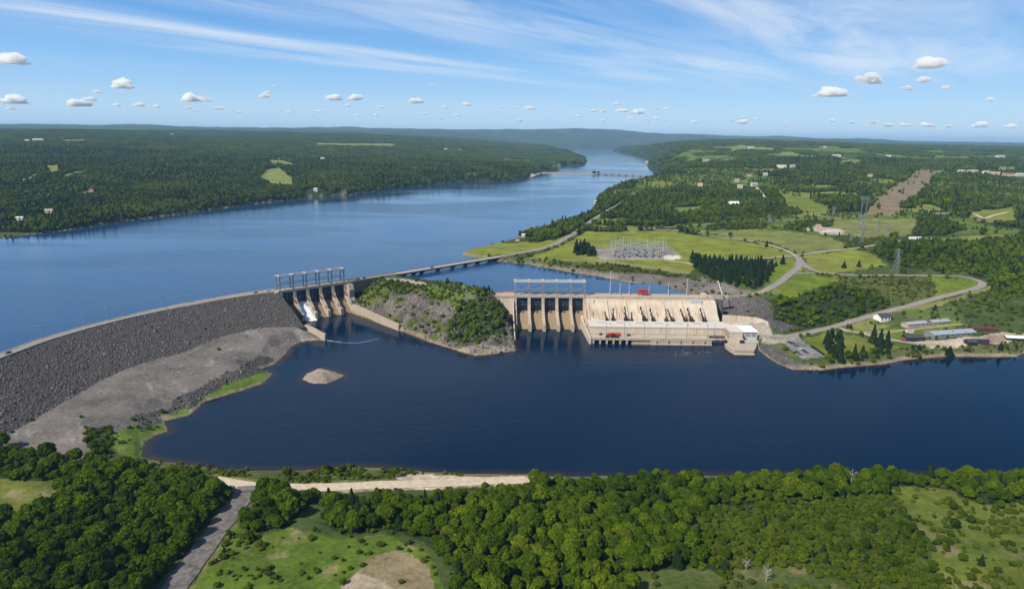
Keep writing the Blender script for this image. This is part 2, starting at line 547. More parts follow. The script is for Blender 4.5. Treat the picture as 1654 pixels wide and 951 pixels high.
for name, label, w, surf, pts, _ in ROADS:
    P3 = np.array([hit(*p) for p in pts])
    # resample with a smooth curve
    t = np.r_[0, np.cumsum(np.linalg.norm(np.diff(P3[:, :2], axis=0), axis=1))]
    n = max(8, int(t[-1] / 5))
    tt = np.linspace(0, t[-1], n)
    X = np.interp(tt, t, P3[:, 0])
    Y = np.interp(tt, t, P3[:, 1])
    k = np.array([1, 2, 3, 2, 1]) / 9.0
    for _i in range(3):
        Xp = np.r_[[X[0]] * 2, X, [X[-1]] * 2]
        Yp = np.r_[[Y[0]] * 2, Y, [Y[-1]] * 2]
        Xs = np.convolve(Xp, k, 'valid')
        Ys = np.convolve(Yp, k, 'valid')
        X[1:-1], Y[1:-1] = Xs[1:-1], Ys[1:-1]
    Z = H(X, Y)
    k2 = np.ones(9) / 9
    Zs = np.convolve(np.r_[[Z[0]] * 4, Z, [Z[-1]] * 4], k2, 'valid')
    road_w.append((X, Y, Zs, w, surf))
    # level the ground under the road
    pad = w / 2 + 14
    m = (GX > X.min() - pad) & (GX < X.max() + pad) & (GY > Y.min() - pad) & (GY < Y.max() + pad)
    if m.any():
        qx, qy = GX[m], GY[m]
        d, ix = seg_dist(qx, qy, np.stack([X, Y], 1), closed=False)
        dy = np.maximum(qy * qy / (200 * 683.0), 1.6)
        wgt = 1 - sm(d, w / 2 + 1.5 + dy * 0.5, w / 2 + 7 + dy)
        zr = Zs[np.minimum(ix, n - 1)]
        zz = GZ[m]
        GZ[m] = zz * (1 - wgt) + (zr - 0.05) * wgt
        RD[m] = np.minimum(RD[m], d - w / 2)

# ------------------------------------------------------------------ ground cover, painted by zone
GPX, GPY = proj(GX, GY, GZ)
wx = (fbm(GX, GY, 18, 4, 51, 0.6) * 9.0 + fbm(GX, GY, 60, 2, 53) * 6) * np.clip(600 / GY, 0.15, 1.4)
wy = (fbm(GX, GY, 18, 4, 52, 0.6) * 6.0 + fbm(GX, GY, 60, 2, 54) * 3) * np.clip(600 / GY, 0.12, 1.4)
QX, QY = GPX + wx, GPY + wy
col = np.zeros(GX.shape + (3,), np.float32)
ROUGH_GRASS = (0.052, 0.075, 0.020)
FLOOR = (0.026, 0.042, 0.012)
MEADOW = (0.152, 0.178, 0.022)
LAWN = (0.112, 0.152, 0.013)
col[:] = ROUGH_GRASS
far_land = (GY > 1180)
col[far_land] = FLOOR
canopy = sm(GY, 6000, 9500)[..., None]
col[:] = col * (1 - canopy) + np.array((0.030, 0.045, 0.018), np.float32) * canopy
FD = np.where(far_land, 1.0, 0.0).astype(np.float32)      # tree density
CF = np.full(GX.shape, 0.12, np.float32)                  # share of conifers
SHR = np.where(GY > 560, 0.30, 0.06).astype(np.float32)   # shrub density
RK = np.zeros(GX.shape, np.float32)                       # boulders
HS = np.ones(GX.shape, np.float32)                        # tree size


def zone(poly, c=None, fd=None, cf=None, sh=None, rk=None, hs=None, wob=True, extra=None):
    m = poly_in(QX if wob else GPX, QY if wob else GPY, poly)
    if extra is not None:
        m &= extra
    if c is not None:
        col[m] = c
    for arr, v in ((FD, fd), (CF, cf), (SHR, sh), (RK, rk), (HS, hs)):
        if v is not None:
            arr[m] = v
    return m


ROCK = (0.135, 0.120, 0.105)
DARKROCK = (0.085, 0.080, 0.078)
GRAVEL = (0.138, 0.123, 0.110)
SOIL = (0.26, 0.20, 0.13)
BROWN = (0.175, 0.138, 0.080)
# patchwork of scrub and old fields among the far woods
pa = fbm(GX, GY, 260, 4, 57, 0.55)
right = (GX > 0.10 * GY)
sc1 = far_land & (GY < 5200) & np.where(right, pa > 0.0, pa > 0.30) & (dRn > 30)
col[sc1] = (0.085, 0.125, 0.018)
FD[sc1] = np.where(right[sc1], 0.34, 0.55)
HS[sc1] = 0.6
op = far_land & (GY < 4200) & right & (fbm(GX, GY, 150, 3, 58) > 0.36) & (dRn > 60)
col[op] = (0.15, 0.175, 0.03)
FD[op] = 0.03
fv = sm(fbm(GX, GY, 420, 4, 59), -0.05, 0.45)[..., None] * (GY > 5000)[..., None]
col[:] = col * (1 - fv * 0.5) + np.array((0.075, 0.10, 0.03)) * fv * 0.5
# --- right bank: rough ground and woods first, then the mown and built parts
zone([(1040, 368), (1088, 366), (1240, 355), (1330, 354), (1500, 350), (1660, 352), (1660, 470), (1600, 470), (1330, 445), (1100, 372)], fd=0.08, sh=0.35)
woods = [
    [(838, 390), (856, 380), (905, 356), (960, 339), (1002, 330), (992, 336), (975, 345), (945, 362), (925, 376), (893, 386), (850, 392)],
    [(965, 335), (1010, 318), (1100, 300), (1240, 300), (1300, 345), (1230, 352), (1090, 363), (1060, 366), (985, 349)],
    [(1236, 490), (1262, 478), (1310, 472), (1352, 458), (1410, 464), (1452, 480), (1425, 500), (1380, 512), (1352, 522), (1318, 531), (1285, 534), (1262, 522), (1240, 505)],
    [(1402, 405), (1440, 394), (1500, 392), (1660, 380), (1760, 400), (1760, 470), (1654, 485), (1610, 470), (1596, 448), (1560, 440), (1500, 432), (1450, 432), (1420, 415)],
    [(1560, 480), (1600, 470), (1660, 478), (1760, 480), (1760, 520), (1640, 510), (1570, 500)],
    [(1470, 352), (1520, 352), (1560, 372), (1520, 382), (1475, 380)],
    [(1150, 364), (1230, 357), (1246, 360), (1235, 369), (1190, 372), (1140, 370)],
    [(1262, 368), (1290, 358), (1350, 354), (1342, 366), (1320, 372), (1296, 374)],
    [(1338, 384), (1380, 388), (1420, 384), (1415, 398), (1380, 402), (1360, 396)],
]
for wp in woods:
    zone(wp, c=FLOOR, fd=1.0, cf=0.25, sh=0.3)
zone(woods[5], fd=0.8, hs=0.8)
zone(woods[6], fd=0.7, hs=0.7)
zone(woods[8], fd=0.25, sh=0.8, hs=0.6, c=ROUGH_GRASS)
zone(woods[2], fd=0.85, cf=0.12, hs=0.85)
zone(woods[4], fd=0.4, sh=0.6, hs=0.8, c=ROUGH_GRASS)
zone([(1340, 446), (1480, 446), (1512, 456), (1500, 480), (1440, 490), (1400, 470), (1352, 462)], c=(0.075, 0.085, 0.026), fd=0.10, sh=0.55, hs=0.8)
meadows = [
    [(738, 412), (785, 394), (850, 391), (893, 386), (925, 376), (935, 376), (897, 397), (867, 404), (825, 410), (770, 418)],
    [(840, 421), (885, 405), (915, 392), (945, 374), (1075, 373), (1163, 385), (1236, 395), (1270, 408), (1280, 415), (1180, 422), (1112, 415), (1120, 432), (1112, 443), (1003, 428), (930, 422)],
    [(952, 363), (1060, 365), (1060, 370), (952, 370)],
    [(958, 351), (1055, 357), (1053, 362), (958, 361)],
    [(1083, 372), (1100, 369), (1180, 373), (1262, 372), (1300, 378), (1340, 383), (1366, 396), (1366, 402), (1290, 411), (1262, 398), (1236, 391), (1163, 381)],
    [(1293, 413), (1383, 402), (1409, 411), (1435, 429), (1380, 439), (1329, 440), (1306, 432)],
    [(1286, 430), (1310, 439), (1280, 440.5)],
    [(1282, 443), (1352, 446), (1352, 456), (1303, 469), (1275, 486), (1243, 474)],
    [(1245, 420), (1283, 416), (1288, 430), (1236, 470), (1232, 458)],
    [(1501, 446), (1555, 448), (1584, 457), (1577, 464), (1550, 470), (1507, 482), (1512, 466)],
    [(1380, 522), (1423, 510), (1509, 487), (1560, 476), (1600, 462), (1608, 468), (1560, 482), (1490, 502), (1440, 516), (1430, 530), (1400, 535), (1366, 531)],
    [(1295, 550), (1345, 533), (1360, 536), (1398, 545), (1438, 556), (1467, 562), (1409, 568), (1363, 580), (1329, 575), (1316, 560)],
    [(1364, 533), (1426, 534), (1461, 531), (1525, 517), (1562, 520), (1500, 545), (1440, 546), (1400, 539)],
    [(1350, 356), (1480, 353), (1480, 366), (1460, 382), (1375, 384), (1345, 372)],
    [(1261, 318), (1306, 318), (1318, 328), (1340, 332), (1330, 347), (1302, 344), (1277, 337), (1266, 330)],
    [(1082, 335), (1148, 333), (1125, 345), (1095, 344)],
    [(1561, 343), (1638, 334), (1640, 354), (1600, 360), (1570, 356)],
    [(1500, 384), (1600, 380), (1650, 378), (1650, 384), (1520, 392)],
]
mcol = [MEADOW, MEADOW, LAWN, LAWN, (0.15, 0.165, 0.042), MEADOW, LAWN, LAWN, LAWN, LAWN, (0.16, 0.165, 0.05), LAWN, LAWN, (0.15, 0.16, 0.045), LAWN, (0.1, 0.16, 0.03), MEADOW, MEADOW]
for k, (mp, mc) in enumerate(zip(meadows, mcol)):
    zone(mp, c=mc, fd=0.0, sh=0.0 if k not in (13, 12) else 0.06)
# soft large patches of drier grass in the meadows
dry = sm(fbm(GX, GY, 60, 4, 61), -0.1, 0.5)[..., None]
isM = (col[..., 0] > 0.09)[..., None]
col[:] = np.where(isM, col * (1 - dry * 0.45) + np.array((0.165, 0.155, 0.05)) * dry * 0.45, col)
zone([(1484, 274), (1521, 276), (1510, 285), (1500, 296), (1484, 316), (1455, 333), (1447, 348), (1396, 350), (1404, 333), (1438, 305), (1466, 289)], c=BROWN, fd=0.02, sh=0.10, extra=GY > 1100)
zone([(1306, 366), (1330, 365), (1345, 367), (1366, 374), (1360, 379), (1330, 379)], c=(0.36, 0.31, 0.26), fd=0, sh=0)
# switchyard pad, car park, yards
zone([(959, 401), (1085, 401), (1101, 418.5), (971, 420.5)], c=(0.23, 0.205, 0.18), fd=0, sh=0, wob=False)
zone([(1074, 412), (1098, 411), (1102, 418), (1070, 418)], c=(0.5, 0.46, 0.4), fd=0, sh=0)
zone([(1262, 551), (1291, 546), (1334, 576), (1296, 580)], c=(0.19, 0.185, 0.18), fd=0, sh=0, wob=False)
zone([(1232, 540), (1262, 540), (1292, 544), (1272, 553), (1240, 556), (1230, 552)], c=(0.27, 0.245, 0.215), fd=0, sh=0, wob=False)
zone([(1470, 552), (1480, 549), (1496, 551), (1540, 548), (1600, 540), (1700, 537), (1700, 553), (1600, 557), (1560, 560), (1524, 560), (1490, 559)], c=(0.36, 0.29, 0.225), fd=0, sh=0)
zone([(1580, 543), (1650, 541), (1650, 552), (1600, 553)], c=(0.26, 0.19, 0.145), fd=0, sh=0.0)
zone([(1250, 556), (1262, 552), (1286, 578), (1272, 580)], c=(0.10, 0.105, 0.03), fd=0, sh=0.3)
# rock faces
zone([(900, 430), (970, 440), (1043, 443), (1103, 449), (1132, 456), (1150, 476), (1060, 474), (900, 442)], c=ROCK, fd=0.0, sh=0.10, rk=0.5)
zone([(812, 417), (930, 423), (1003, 429), (1112, 444), (1130, 455), (1100, 448), (1040, 442), (960, 437), (880, 429), (830, 424)], c=(0.07, 0.085, 0.028), fd=0.12, sh=0.8, hs=0.6)
zone([(1130, 445), (1180, 462), (1225, 474), (1215, 477), (1150, 478), (1120, 470)], c=ROCK, fd=0.0, sh=0.25, rk=0.3)
zone([(1146, 480), (1226, 480), (1246, 490), (1250, 512), (1290, 531), (1262, 536), (1240, 520), (1146, 514)], c=DARKROCK, fd=0.0, sh=0.06, rk=0.9)
zone([(1226, 480), (1246, 488), (1250, 505), (1236, 505)], fd=0.3, sh=0.5)
zone([(1168, 516), (1240, 519), (1248, 541), (1225, 547), (1168, 534)], c=(0.29, 0.26, 0.22), fd=0, sh=0, rk=0, wob=False)
zone([(1226, 556), (1246, 556), (1282, 586), (1320, 592), (1320, 600), (1275, 598), (1226, 570)], c=DARKROCK, fd=0, sh=0.02, rk=0.8)
zone([(1400, 524), (1425, 512), (1470, 500), (1510, 500), (1540, 495), (1560, 515), (1500, 524)], c=(0.085, 0.115, 0.03), fd=0.0, sh=0.25)
zone([(1330, 592), (1330, 578), (1400, 569), (1470, 564), (1560, 561), (1660, 556), (1660, 572), (1600, 577), (1524, 577), (1467, 582), (1400, 592)], c=(0.08, 0.09, 0.035), fd=0.10, cf=0.4, sh=0.45, hs=0.75)
zone([(1330, 596), (1330, 576), (1440, 566), (1448, 585), (1400, 592)], fd=0.75, cf=0.2, hs=0.85)
# --- island between the spillways
mI = zone(ISLAND_px, c=(0.115, 0.102, 0.090), fd=0.0, sh=0.16, rk=0.40, extra=(GY < 790) & (dTn > 0))
crk = sm(fbm(GX, GY, 11, 4, 35, 0.6), 0.02, 0.35)[..., None] * mI[..., None]
col[:] = col * (1 - 0.8 * crk) + np.array((0.045, 0.040, 0.037)) * 0.8 * crk
grn = sm(fbm(GX, GY, 15, 4, 36, 0.6), 0.12, 0.35)
col[:] = np.where((mI & (grn > 0.5))[..., None], np.array((0.070, 0.088, 0.020)), col)
SHR[mI & (grn > 0.5)] = 0.9
RK[mI & (grn > 0.5)] = 0.1
zone([(575, 478), (610, 452), (640, 447), (690, 456), (703, 470), (664, 476), (610, 478), (600, 497), (580, 490)], c=(0.075, 0.105, 0.018), sh=1.3, fd=0.34, hs=0.6)
zone([(690, 458), (720, 452), (790, 466), (792, 482), (752, 476), (742, 492), (700, 486)], c=(0.085, 0.125, 0.018), sh=1.0, fd=0.34, hs=0.7)
zone([(760, 462), (795, 466), (795, 482), (765, 482)], sh=0.4, fd=0.9, hs=0.9, c=FLOOR)
zone([(722, 552), (728, 520), (742, 490), (775, 478), (800, 488), (824, 510), (822, 545), (800, 534), (792, 545), (770, 555)], c=FLOOR, fd=1.0, sh=0.6, hs=0.8)
zone([(620, 447), (650, 448), (690, 458), (695, 463), (660, 458), (630, 452)], c=(0.3, 0.27, 0.24), fd=0, sh=0, rk=0)
zone([(735, 562), (768, 556), (820, 560), (833, 563), (770, 578), (740, 570)], c=(0.21, 0.18, 0.15), sh=0.02, rk=0.2, fd=0, extra=dTn > 0)
# --- below the embankment
berm = [(-300, 880), (0, 690), (80, 640), (143, 605), (304, 545), (447, 508), (500, 505), (530, 548), (470, 575), (440, 590), (400, 605), (330, 640), (250, 680), (150, 720), (150, 745), (0, 740)]
zone(berm, c=GRAVEL, fd=0, sh=0.01, rk=0.02, extra=(GX < -80) & (dTn > 0))
zone([(240, 668), (325, 618), (420, 574), (446, 584), (420, 601), (380, 613), (330, 642), (275, 664), (255, 676)], c=(0.062, 0.058, 0.055), fd=0, sh=0.02, rk=1.0, extra=dTn > 0)
zone([(430, 566), (470, 548), (520, 545), (530, 552), (470, 576), (448, 592)], c=(0.2, 0.175, 0.15), rk=0.3, extra=dTn > 0)
zone([(315, 645), (330, 635), (380, 612), (415, 601), (445, 604), (425, 622), (384, 636), (330, 655)], c=(0.10, 0.155, 0.018), rk=0, sh=0.05, extra=dTn > 0)
zone([(185, 700), (230, 680), (262, 668), (300, 656), (330, 640), (335, 652), (310, 672), (280, 690), (255, 705), (238, 720), (236, 742), (200, 745)], c=(0.085, 0.135, 0.018), rk=0.02, sh=0.12, extra=dTn > 0)
zone([(140, 690), (185, 690), (190, 735), (165, 745), (140, 725)], c=FLOOR, fd=0.35, sh=0.8, hs=0.5)
zone([(222, 672), (262, 664), (270, 680), (235, 690)], c=DARKROCK, rk=0.8, sh=0.1)
# --- near bank
nearbank = (GY < 470) & (dTn > 0)
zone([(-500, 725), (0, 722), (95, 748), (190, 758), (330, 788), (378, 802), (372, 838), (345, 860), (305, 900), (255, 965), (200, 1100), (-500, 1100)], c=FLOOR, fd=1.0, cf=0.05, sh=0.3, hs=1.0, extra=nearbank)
zone([(-500, 735), (0, 735), (90, 755), (180, 760), (120, 778), (0, 778), (-500, 778)], fd=0.9, hs=0.7, extra=nearbank)
zone([(-60, 778), (0, 776), (96, 780), (92, 826), (60, 838), (0, 842), (-60, 842)], c=(0.105, 0.120, 0.022), fd=0, sh=0.01)
zone([(190, 738), (260, 745), (360, 758), (440, 760), (560, 753), (660, 758), (720, 764), (860, 768), (860, 790), (500, 792), (400, 785), (330, 778), (190, 752)], c=(0.07, 0.092, 0.020), fd=0.05, sh=0.9, rk=0.08, hs=0.6, extra=nearbank)
zone([(640, 766), (720, 766), (860, 769), (860, 783), (760, 788), (640, 789), (560, 791), (480, 793), (480, 786), (560, 783), (640, 778)], c=(0.46, 0.37, 0.27), fd=0, sh=0.02, rk=0.04, extra=nearbank)
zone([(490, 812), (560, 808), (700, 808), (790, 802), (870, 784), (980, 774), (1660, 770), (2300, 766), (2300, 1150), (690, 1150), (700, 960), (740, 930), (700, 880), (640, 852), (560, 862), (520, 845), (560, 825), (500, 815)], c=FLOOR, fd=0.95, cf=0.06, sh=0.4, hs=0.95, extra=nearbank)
zone([(402, 800), (420, 796), (490, 800), (500, 818), (470, 850), (430, 862), (400, 850), (394, 830)], c=FLOOR, fd=0.95, cf=0.05, sh=0.4, extra=nearbank)
zone([(1120, 830), (1250, 810), (1440, 800), (1520, 870), (1560, 951), (1520, 1000), (1250, 960), (1130, 900)], c=(0.055, 0.080, 0.012), fd=0.32, sh=2.4, hs=0.55, extra=nearbank)
zone([(1440, 790), (1540, 786), (1660, 800), (2300, 800), (2300, 1150), (1560, 1150), (1540, 960), (1500, 880), (1460, 830)], c=(0.098, 0.120, 0.018), fd=0.03, sh=0.42, hs=0.5, extra=nearbank)
zone([(1545, 795), (1590, 775), (1660, 780), (1660, 812), (1600, 815)], fd=1.0, cf=0.3, hs=0.9, sh=0.2, c=FLOOR, extra=nearbank)
zone([(1025, 925), (1110, 915), (1185, 940), (1180, 1000), (1000, 1000)], c=(0.085, 0.11, 0.028), fd=0.0, sh=0.12)
zone([(1180, 920), (1300, 915), (1390, 951), (1380, 1100), (1180, 1100)], c=(0.08, 0.10, 0.026), fd=0.02, sh=0.25)
zone([(300, 960), (345, 905), (392, 845), (430, 866), (480, 852), (540, 868), (620, 860), (690, 885), (720, 960), (700, 1100), (200, 1100)], c=(0.082, 0.128, 0.014), fd=0.0, sh=0.16, hs=0.5, extra=nearbank)
zone([(380, 860), (430, 866), (445, 890), (380, 920), (350, 930)], sh=0.6, fd=0.05)
zone([(550, 951), (575, 925), (610, 893), (640, 884), (680, 900), (700, 935), (700, 1000), (540, 1000)], c=(0.21, 0.170, 0.095), fd=0, sh=0.02)
zone([(540, 975), (575, 925), (620, 935), (640, 960), (620, 1000)], c=(0.33, 0.27, 0.19), fd=0, sh=0.0)
# worn soil showing through the near grass
gs = (GY < 470) & (col[..., 0] > 0.06) & (col[..., 0] < 0.13) & (dTn > 0)
pt = fbm(GX, GY, 13, 5, 66, 0.62)
so_ = np.where(gs, sm(pt, 0.16, 0.42), 0)[..., None] * 0.75
col[:] = col * (1 - so_) + np.array((0.20, 0.165, 0.085)) * so_
gr_ = np.where(gs, sm(-fbm(GX, GY, 9, 4, 67), 0.12, 0.4), 0)[..., None] * 0.5
col[:] = col * (1 - gr_) + np.array((0.045, 0.085, 0.012)) * gr_
RK[gs & (pt > 0.30)] = 0.06
# far clearings
for cp in [[(418, 291), (428, 275), (451, 270), (474, 291), (472, 303), (445, 301)], [(430, 259), (452, 258), (480, 266), (470, 270), (440, 268)], [(74, 268), (94, 266), (98, 280), (78, 284)], [(30, 290), (60, 280), (64, 287), (36, 298)],
           [(92, 225.5), (145, 225), (145, 228.5), (92, 230)], [(505, 231), (640, 232), (640, 238), (560, 237), (505, 236)], [(806, 256), (864, 259), (860, 263), (806, 260)], [(884, 264), (906, 266), (905, 269), (884, 270)],
           [(1180, 238), (1250, 239), (1250, 243), (1180, 243)], [(1262, 246), (1290, 246), (1290, 251), (1262, 250)], [(1358, 259), (1390, 257), (1388, 263), (1358, 263)], [(1610, 272), (1640, 271), (1640, 278), (1610, 278)],
           [(100, 283), (140, 274), (140, 281), (104, 290)], [(1194, 232), (1206, 231), (1206, 238), (1192, 238)]]:
    zone(cp, c=(0.16, 0.185, 0.045), fd=0.0, sh=0.0, extra=GY > 1100)
zone([(853, 289), (856, 280), (872, 279), (876, 285), (866, 289)], c=(0.55, 0.45, 0.33), fd=0.0, sh=0.0, extra=GY > 1100)
# shore bands: bare pale stones at the waterline
band = 1 - sm(dTn + rock_n * 1.2, 1.2, 3.2 + (GX > 260) * 2.0)
band = np.where((dTn > 0) & (GY < 1100), band, 0)
strength = np.where(GY < 470, 0.45, 0.85)[..., None] * band[..., None]
col[:] = col * (1 - strength) + np.array((0.27, 0.215, 0.155)) * strength
wet = np.where((dTn > -3) & (dTn < 0.7), 1, 0)[..., None]
col[:] = np.where(wet, col * 0.5 + np.array((0.05, 0.035, 0.02)), col)
bR = np.where((dRn > 0) & ~nearDam & (GY < 2200), 1 - sm(dRn, 2, 5 + GY * 0.003), 0)[..., None] * 0.8
col[:] = col * (1 - bR) + np.array((0.20, 0.165, 0.12)) * bR
col[:jr] = np.where(((dT[:jr] < 0) & (zi > -1.2))[..., None], np.array((0.235, 0.195, 0.155)), col[:jr])
verge = np.where((RD > -1) & (RD < 2.6) & (GY < 1400), sm(rock_n, -0.5, 0.4), 0)[..., None] * 0.6
col[:] = col * (1 - verge) + np.array((0.20, 0.170, 0.090)) * verge
slabs = zone(berm, extra=(GX < -80) & (dTn > 4)) & (np.abs(col[..., 0] - GRAVEL[0]) < 0.02)
sl = np.where(slabs, sm(fbm(GX * 1.0 + GY * 0.8, (GY - GX) * 0.3, 9, 4, 63, 0.6), 0.2, 0.5), 0)[..., None] * 0.4
col[:] = col * (1 - sl) + np.array((0.26, 0.245, 0.225)) * sl
RK[:jr] = np.where(inI, 0.5, RK[:jr])
deadzone = (RD < 2.5) | (dTn < 3.0) | (dRn < 4.0 + GY * 0.001)
FD[deadzone] = 0
SHR[(RD < 1.5) | (dTn < 1.5) | (dRn < 2)] = 0
RK[(RD < 1.0) | (dTn < -2)] = 0


# ------------------------------------------------------------------ mesh helpers
def tag(o, label=None, cat=None, group=None, kind=None):
    if label:
        o['label'] = label
    if cat:
        o['category'] = cat
    if group:
        o['group'] = group
    if kind:
        o['kind'] = kind
    return o


def grid_mesh(name, X, Y, Z, mask=None, attrs=None, mat=None, smooth=True):
    nr, nc = X.shape
    vid = np.arange(nr * nc).reshape(nr, nc)
    q = np.stack([vid[:-1, :-1], vid[:-1, 1:], vid[1:, 1:], vid[1:, :-1]], -1)
    q = q[mask] if mask is not None else q.reshape(-1, 4)
    q = q.reshape(-1, 4)
    used = np.zeros(nr * nc, bool)
    used[q.ravel()] = True
    remap = np.cumsum(used) - 1
    co = np.stack([X, Y, Z], -1).reshape(-1, 3)[used].astype(np.float32)
    q = remap[q].astype(np.int32)
    me = bpy.data.meshes.new(name)
    me.vertices.add(len(co))
    me.vertices.foreach_set('co', co.ravel())
    me.loops.add(q.size)
    me.loops.foreach_set('vertex_index', q.ravel())
    me.polygons.add(len(q))
    me.polygons.foreach_set('loop_start', np.arange(0, q.size, 4, dtype=np.int32))
    if smooth:
        me.polygons.foreach_set('use_smooth', np.ones(len(q), bool))
    for an, arr in (attrs or {}).items():
        if arr.ndim == 3:
            at = me.attributes.new(an, 'FLOAT_COLOR', 'POINT')
            c4 = np.ones((len(co), 4), np.float32)
            c4[:, :3] = arr.reshape(-1, arr.shape[-1])[used]
            at.data.foreach_set('color', c4.ravel())
        else:
            at = me.attributes.new(an, 'FLOAT', 'POINT')
            at.data.foreach_set('value', arr.reshape(-1)[used].astype(np.float32))
    me.update()
    me.validate()
    if mat:
        me.materials.append(mat)
    o = bpy.data.objects.new(name, me)
    COL.objects.link(o)
    return o


class MB:
    """collects shapes into one mesh"""
    def __init__(self):
        self.v = []
        self.f = []
        self.m = []

    def add(self, vs, fs, mi=0):
        b = len(self.v)
        self.v += [tuple(map(float, v)) for v in vs]
        self.f += [tuple(b + i for i in f) for f in fs]
        self.m += [mi] * len(fs)
        return self

    def box(self, x0, x1, y0, y1, z0, z1, mi=0):
        return self.add([(x0, y0, z0), (x1, y0, z0), (x1, y1, z0), (x0, y1, z0), (x0, y0, z1), (x1, y0, z1), (x1, y1, z1), (x0, y1, z1)],
                        [(0, 3, 2, 1), (4, 5, 6, 7), (0, 1, 5, 4), (1, 2, 6, 5), (2, 3, 7, 6), (3, 0, 4, 7)], mi)

    def prism(self, prof, x0, x1, mi=0):
        """prof: closed (y, z) outline, swept along x"""
        n = len(prof)
        vs = [(x0, y, z) for y, z in prof] + [(x1, y, z) for y, z in prof]
        fs = [tuple(range(n)), tuple(range(2 * n - 1, n - 1, -1))]
        fs += [(i, i + n, (i + 1) % n + n, (i + 1) % n) for i in range(n)]
        return self.add(vs, fs, mi)

    def slab(self, outline, z0, z1, mi=0):
        n = len(outline)
        vs = [(x, y, z0) for x, y in outline] + [(x, y, z1) for x, y in outline]
        fs = [tuple(range(n - 1, -1, -1)), tuple(range(n, 2 * n))]
        fs += [(i, (i + 1) % n, (i + 1) % n + n, i + n) for i in range(n)]
        return self.add(vs, fs, mi)

    def bar(self, a, b, w, h=None, mi=0):
        a = Vector(a)
        b = Vector(b)
        h = h or w
        d = (b - a).normalized()
        up = Vector((0, 0, 1)) if abs(d.z) < 0.9 else Vector((0, 1, 0))
        s = d.cross(up).normalized() * (w / 2)
        t = s.cross(d).normalized() * (h / 2)
        vs = [a - s - t, a + s - t, a + s + t, a - s + t, b - s - t, b + s - t, b + s + t, b - s + t]
        return self.add(vs, [(0, 3, 2, 1), (4, 5, 6, 7), (0, 1, 5, 4), (1, 2, 6, 5), (2, 3, 7, 6), (3, 0, 4, 7)], mi)

    def tube(self, a, b, r0, r1=None, n=8, mi=0):
        a = Vector(a)
        b = Vector(b)
        r1 = r0 if r1 is None else r1
        d = (b - a).normalized()
        up = Vector((0, 0, 1)) if abs(d.z) < 0.9 else Vector((0, 1, 0))
        s = d.cross(up).normalized()
        t = s.cross(d).normalized()
        vs = []
        for p, r in ((a, r0), (b, r1)):
            for k in range(n):
                an = 2 * math.pi * k / n
                vs.append(p + s * (math.cos(an) * r) + t * (math.sin(an) * r))
        fs = [(k, (k + 1) % n, (k + 1) % n + n, k + n) for k in range(n)] + [tuple(range(n - 1, -1, -1)), tuple(range(n, 2 * n))]
        return self.add(vs, fs, mi)

    def mesh(self, name, *mats, smooth=False):
        me = bpy.data.meshes.new(name)
        me.from_pydata(self.v, [], self.f)
        for m in mats:
            me.materials.append(m)
        if len(mats) > 1:
            me.polygons.foreach_set('material_index', self.m)
        bm = bmesh.new()
        bm.from_mesh(me)
        bmesh.ops.recalc_face_normals(bm, faces=bm.faces)
        bm.to_mesh(me)
        bm.free()
        if smooth:
            me.polygons.foreach_set('use_smooth', [True] * len(me.polygons))
        me.update()
        return me

    def build(self, name, *mats, parent=None, smooth=False, loc=None):
        o = bpy.data.objects.new(name, self.mesh(name, *mats, smooth=smooth))
        COL.objects.link(o)
        if parent is not None:
            o.parent = parent
        if loc is not None:
            o.location = loc
        return o


def empty(name, loc=(0, 0, 0), rz=0.0, label=None, cat=None, group=None):
    o = bpy.data.objects.new(name, None)
    COL.objects.link(o)
    o.location = loc
    o.rotation_euler = (0, 0, rz)
    o.empty_display_size = 0.5
    return tag(o, label, cat, group)


def copy_tree(o, parent=None):
    c = o.copy()
    COL.objects.link(c)
    if parent is not None:
        c.parent = parent
    for ch in o.children:
        copy_tree(ch, c)
    return c


# ------------------------------------------------------------------ materials
def newmat(name):
    m = bpy.data.materials.new(name)
    m.use_nodes = True
    q = NT(m.node_tree)
    q.n.clear()
    out = q.new('ShaderNodeOutputMaterial')
    return m, q, out


def principled(q, out, color, rough=0.8, metal=0.0, spec=0.3, bump=None, bstr=0.4, bdist=0.5):
    b = q.new('ShaderNodeBsdfPrincipled')
    q.put(b.inputs['Base Color'], color if isinstance(color, bpy.types.NodeSocket) else (*color[:3], 1))
    q.put(b.inputs['Roughness'], rough)
    b.inputs['Metallic'].default_value = metal
    b.inputs['Specular IOR Level'].default_value = spec
    if bump is not None:
        bn = q.new('ShaderNodeBump')
        bn.inputs['Strength'].default_value = bstr
        bn.inputs['Distance'].default_value = bdist
        q.l.new(bump, bn.inputs['Height'])
        q.l.new(bn.outputs[0], b.inputs['Normal'])
    q.l.new(b.outputs[0], out.inputs[0])
    return b


def wpos(q, sc=(1, 1, 1)):
    g = q.new('ShaderNodeNewGeometry')
    if sc == (1, 1, 1):
        return g.outputs['Position']
    return q.vmath('MULTIPLY', g.outputs['Position'], sc)


def mat_simple(name, color, rough=0.7, metal=0.0, var=0.18, scale=0.6, spec=0.3):
    m, q, out = newmat(name)
    n = q.noise(wpos(q), scale, 4, 0.6)
    c = q.mix(q.maprange(n, 0.3, 0.7, 0, 1), tuple(x * (1 - var) for x in color) + (1,), tuple(min(1, x * (1 + var)) for x in color) + (1,))
    principled(q, out, c, rough, metal, spec)
    return m


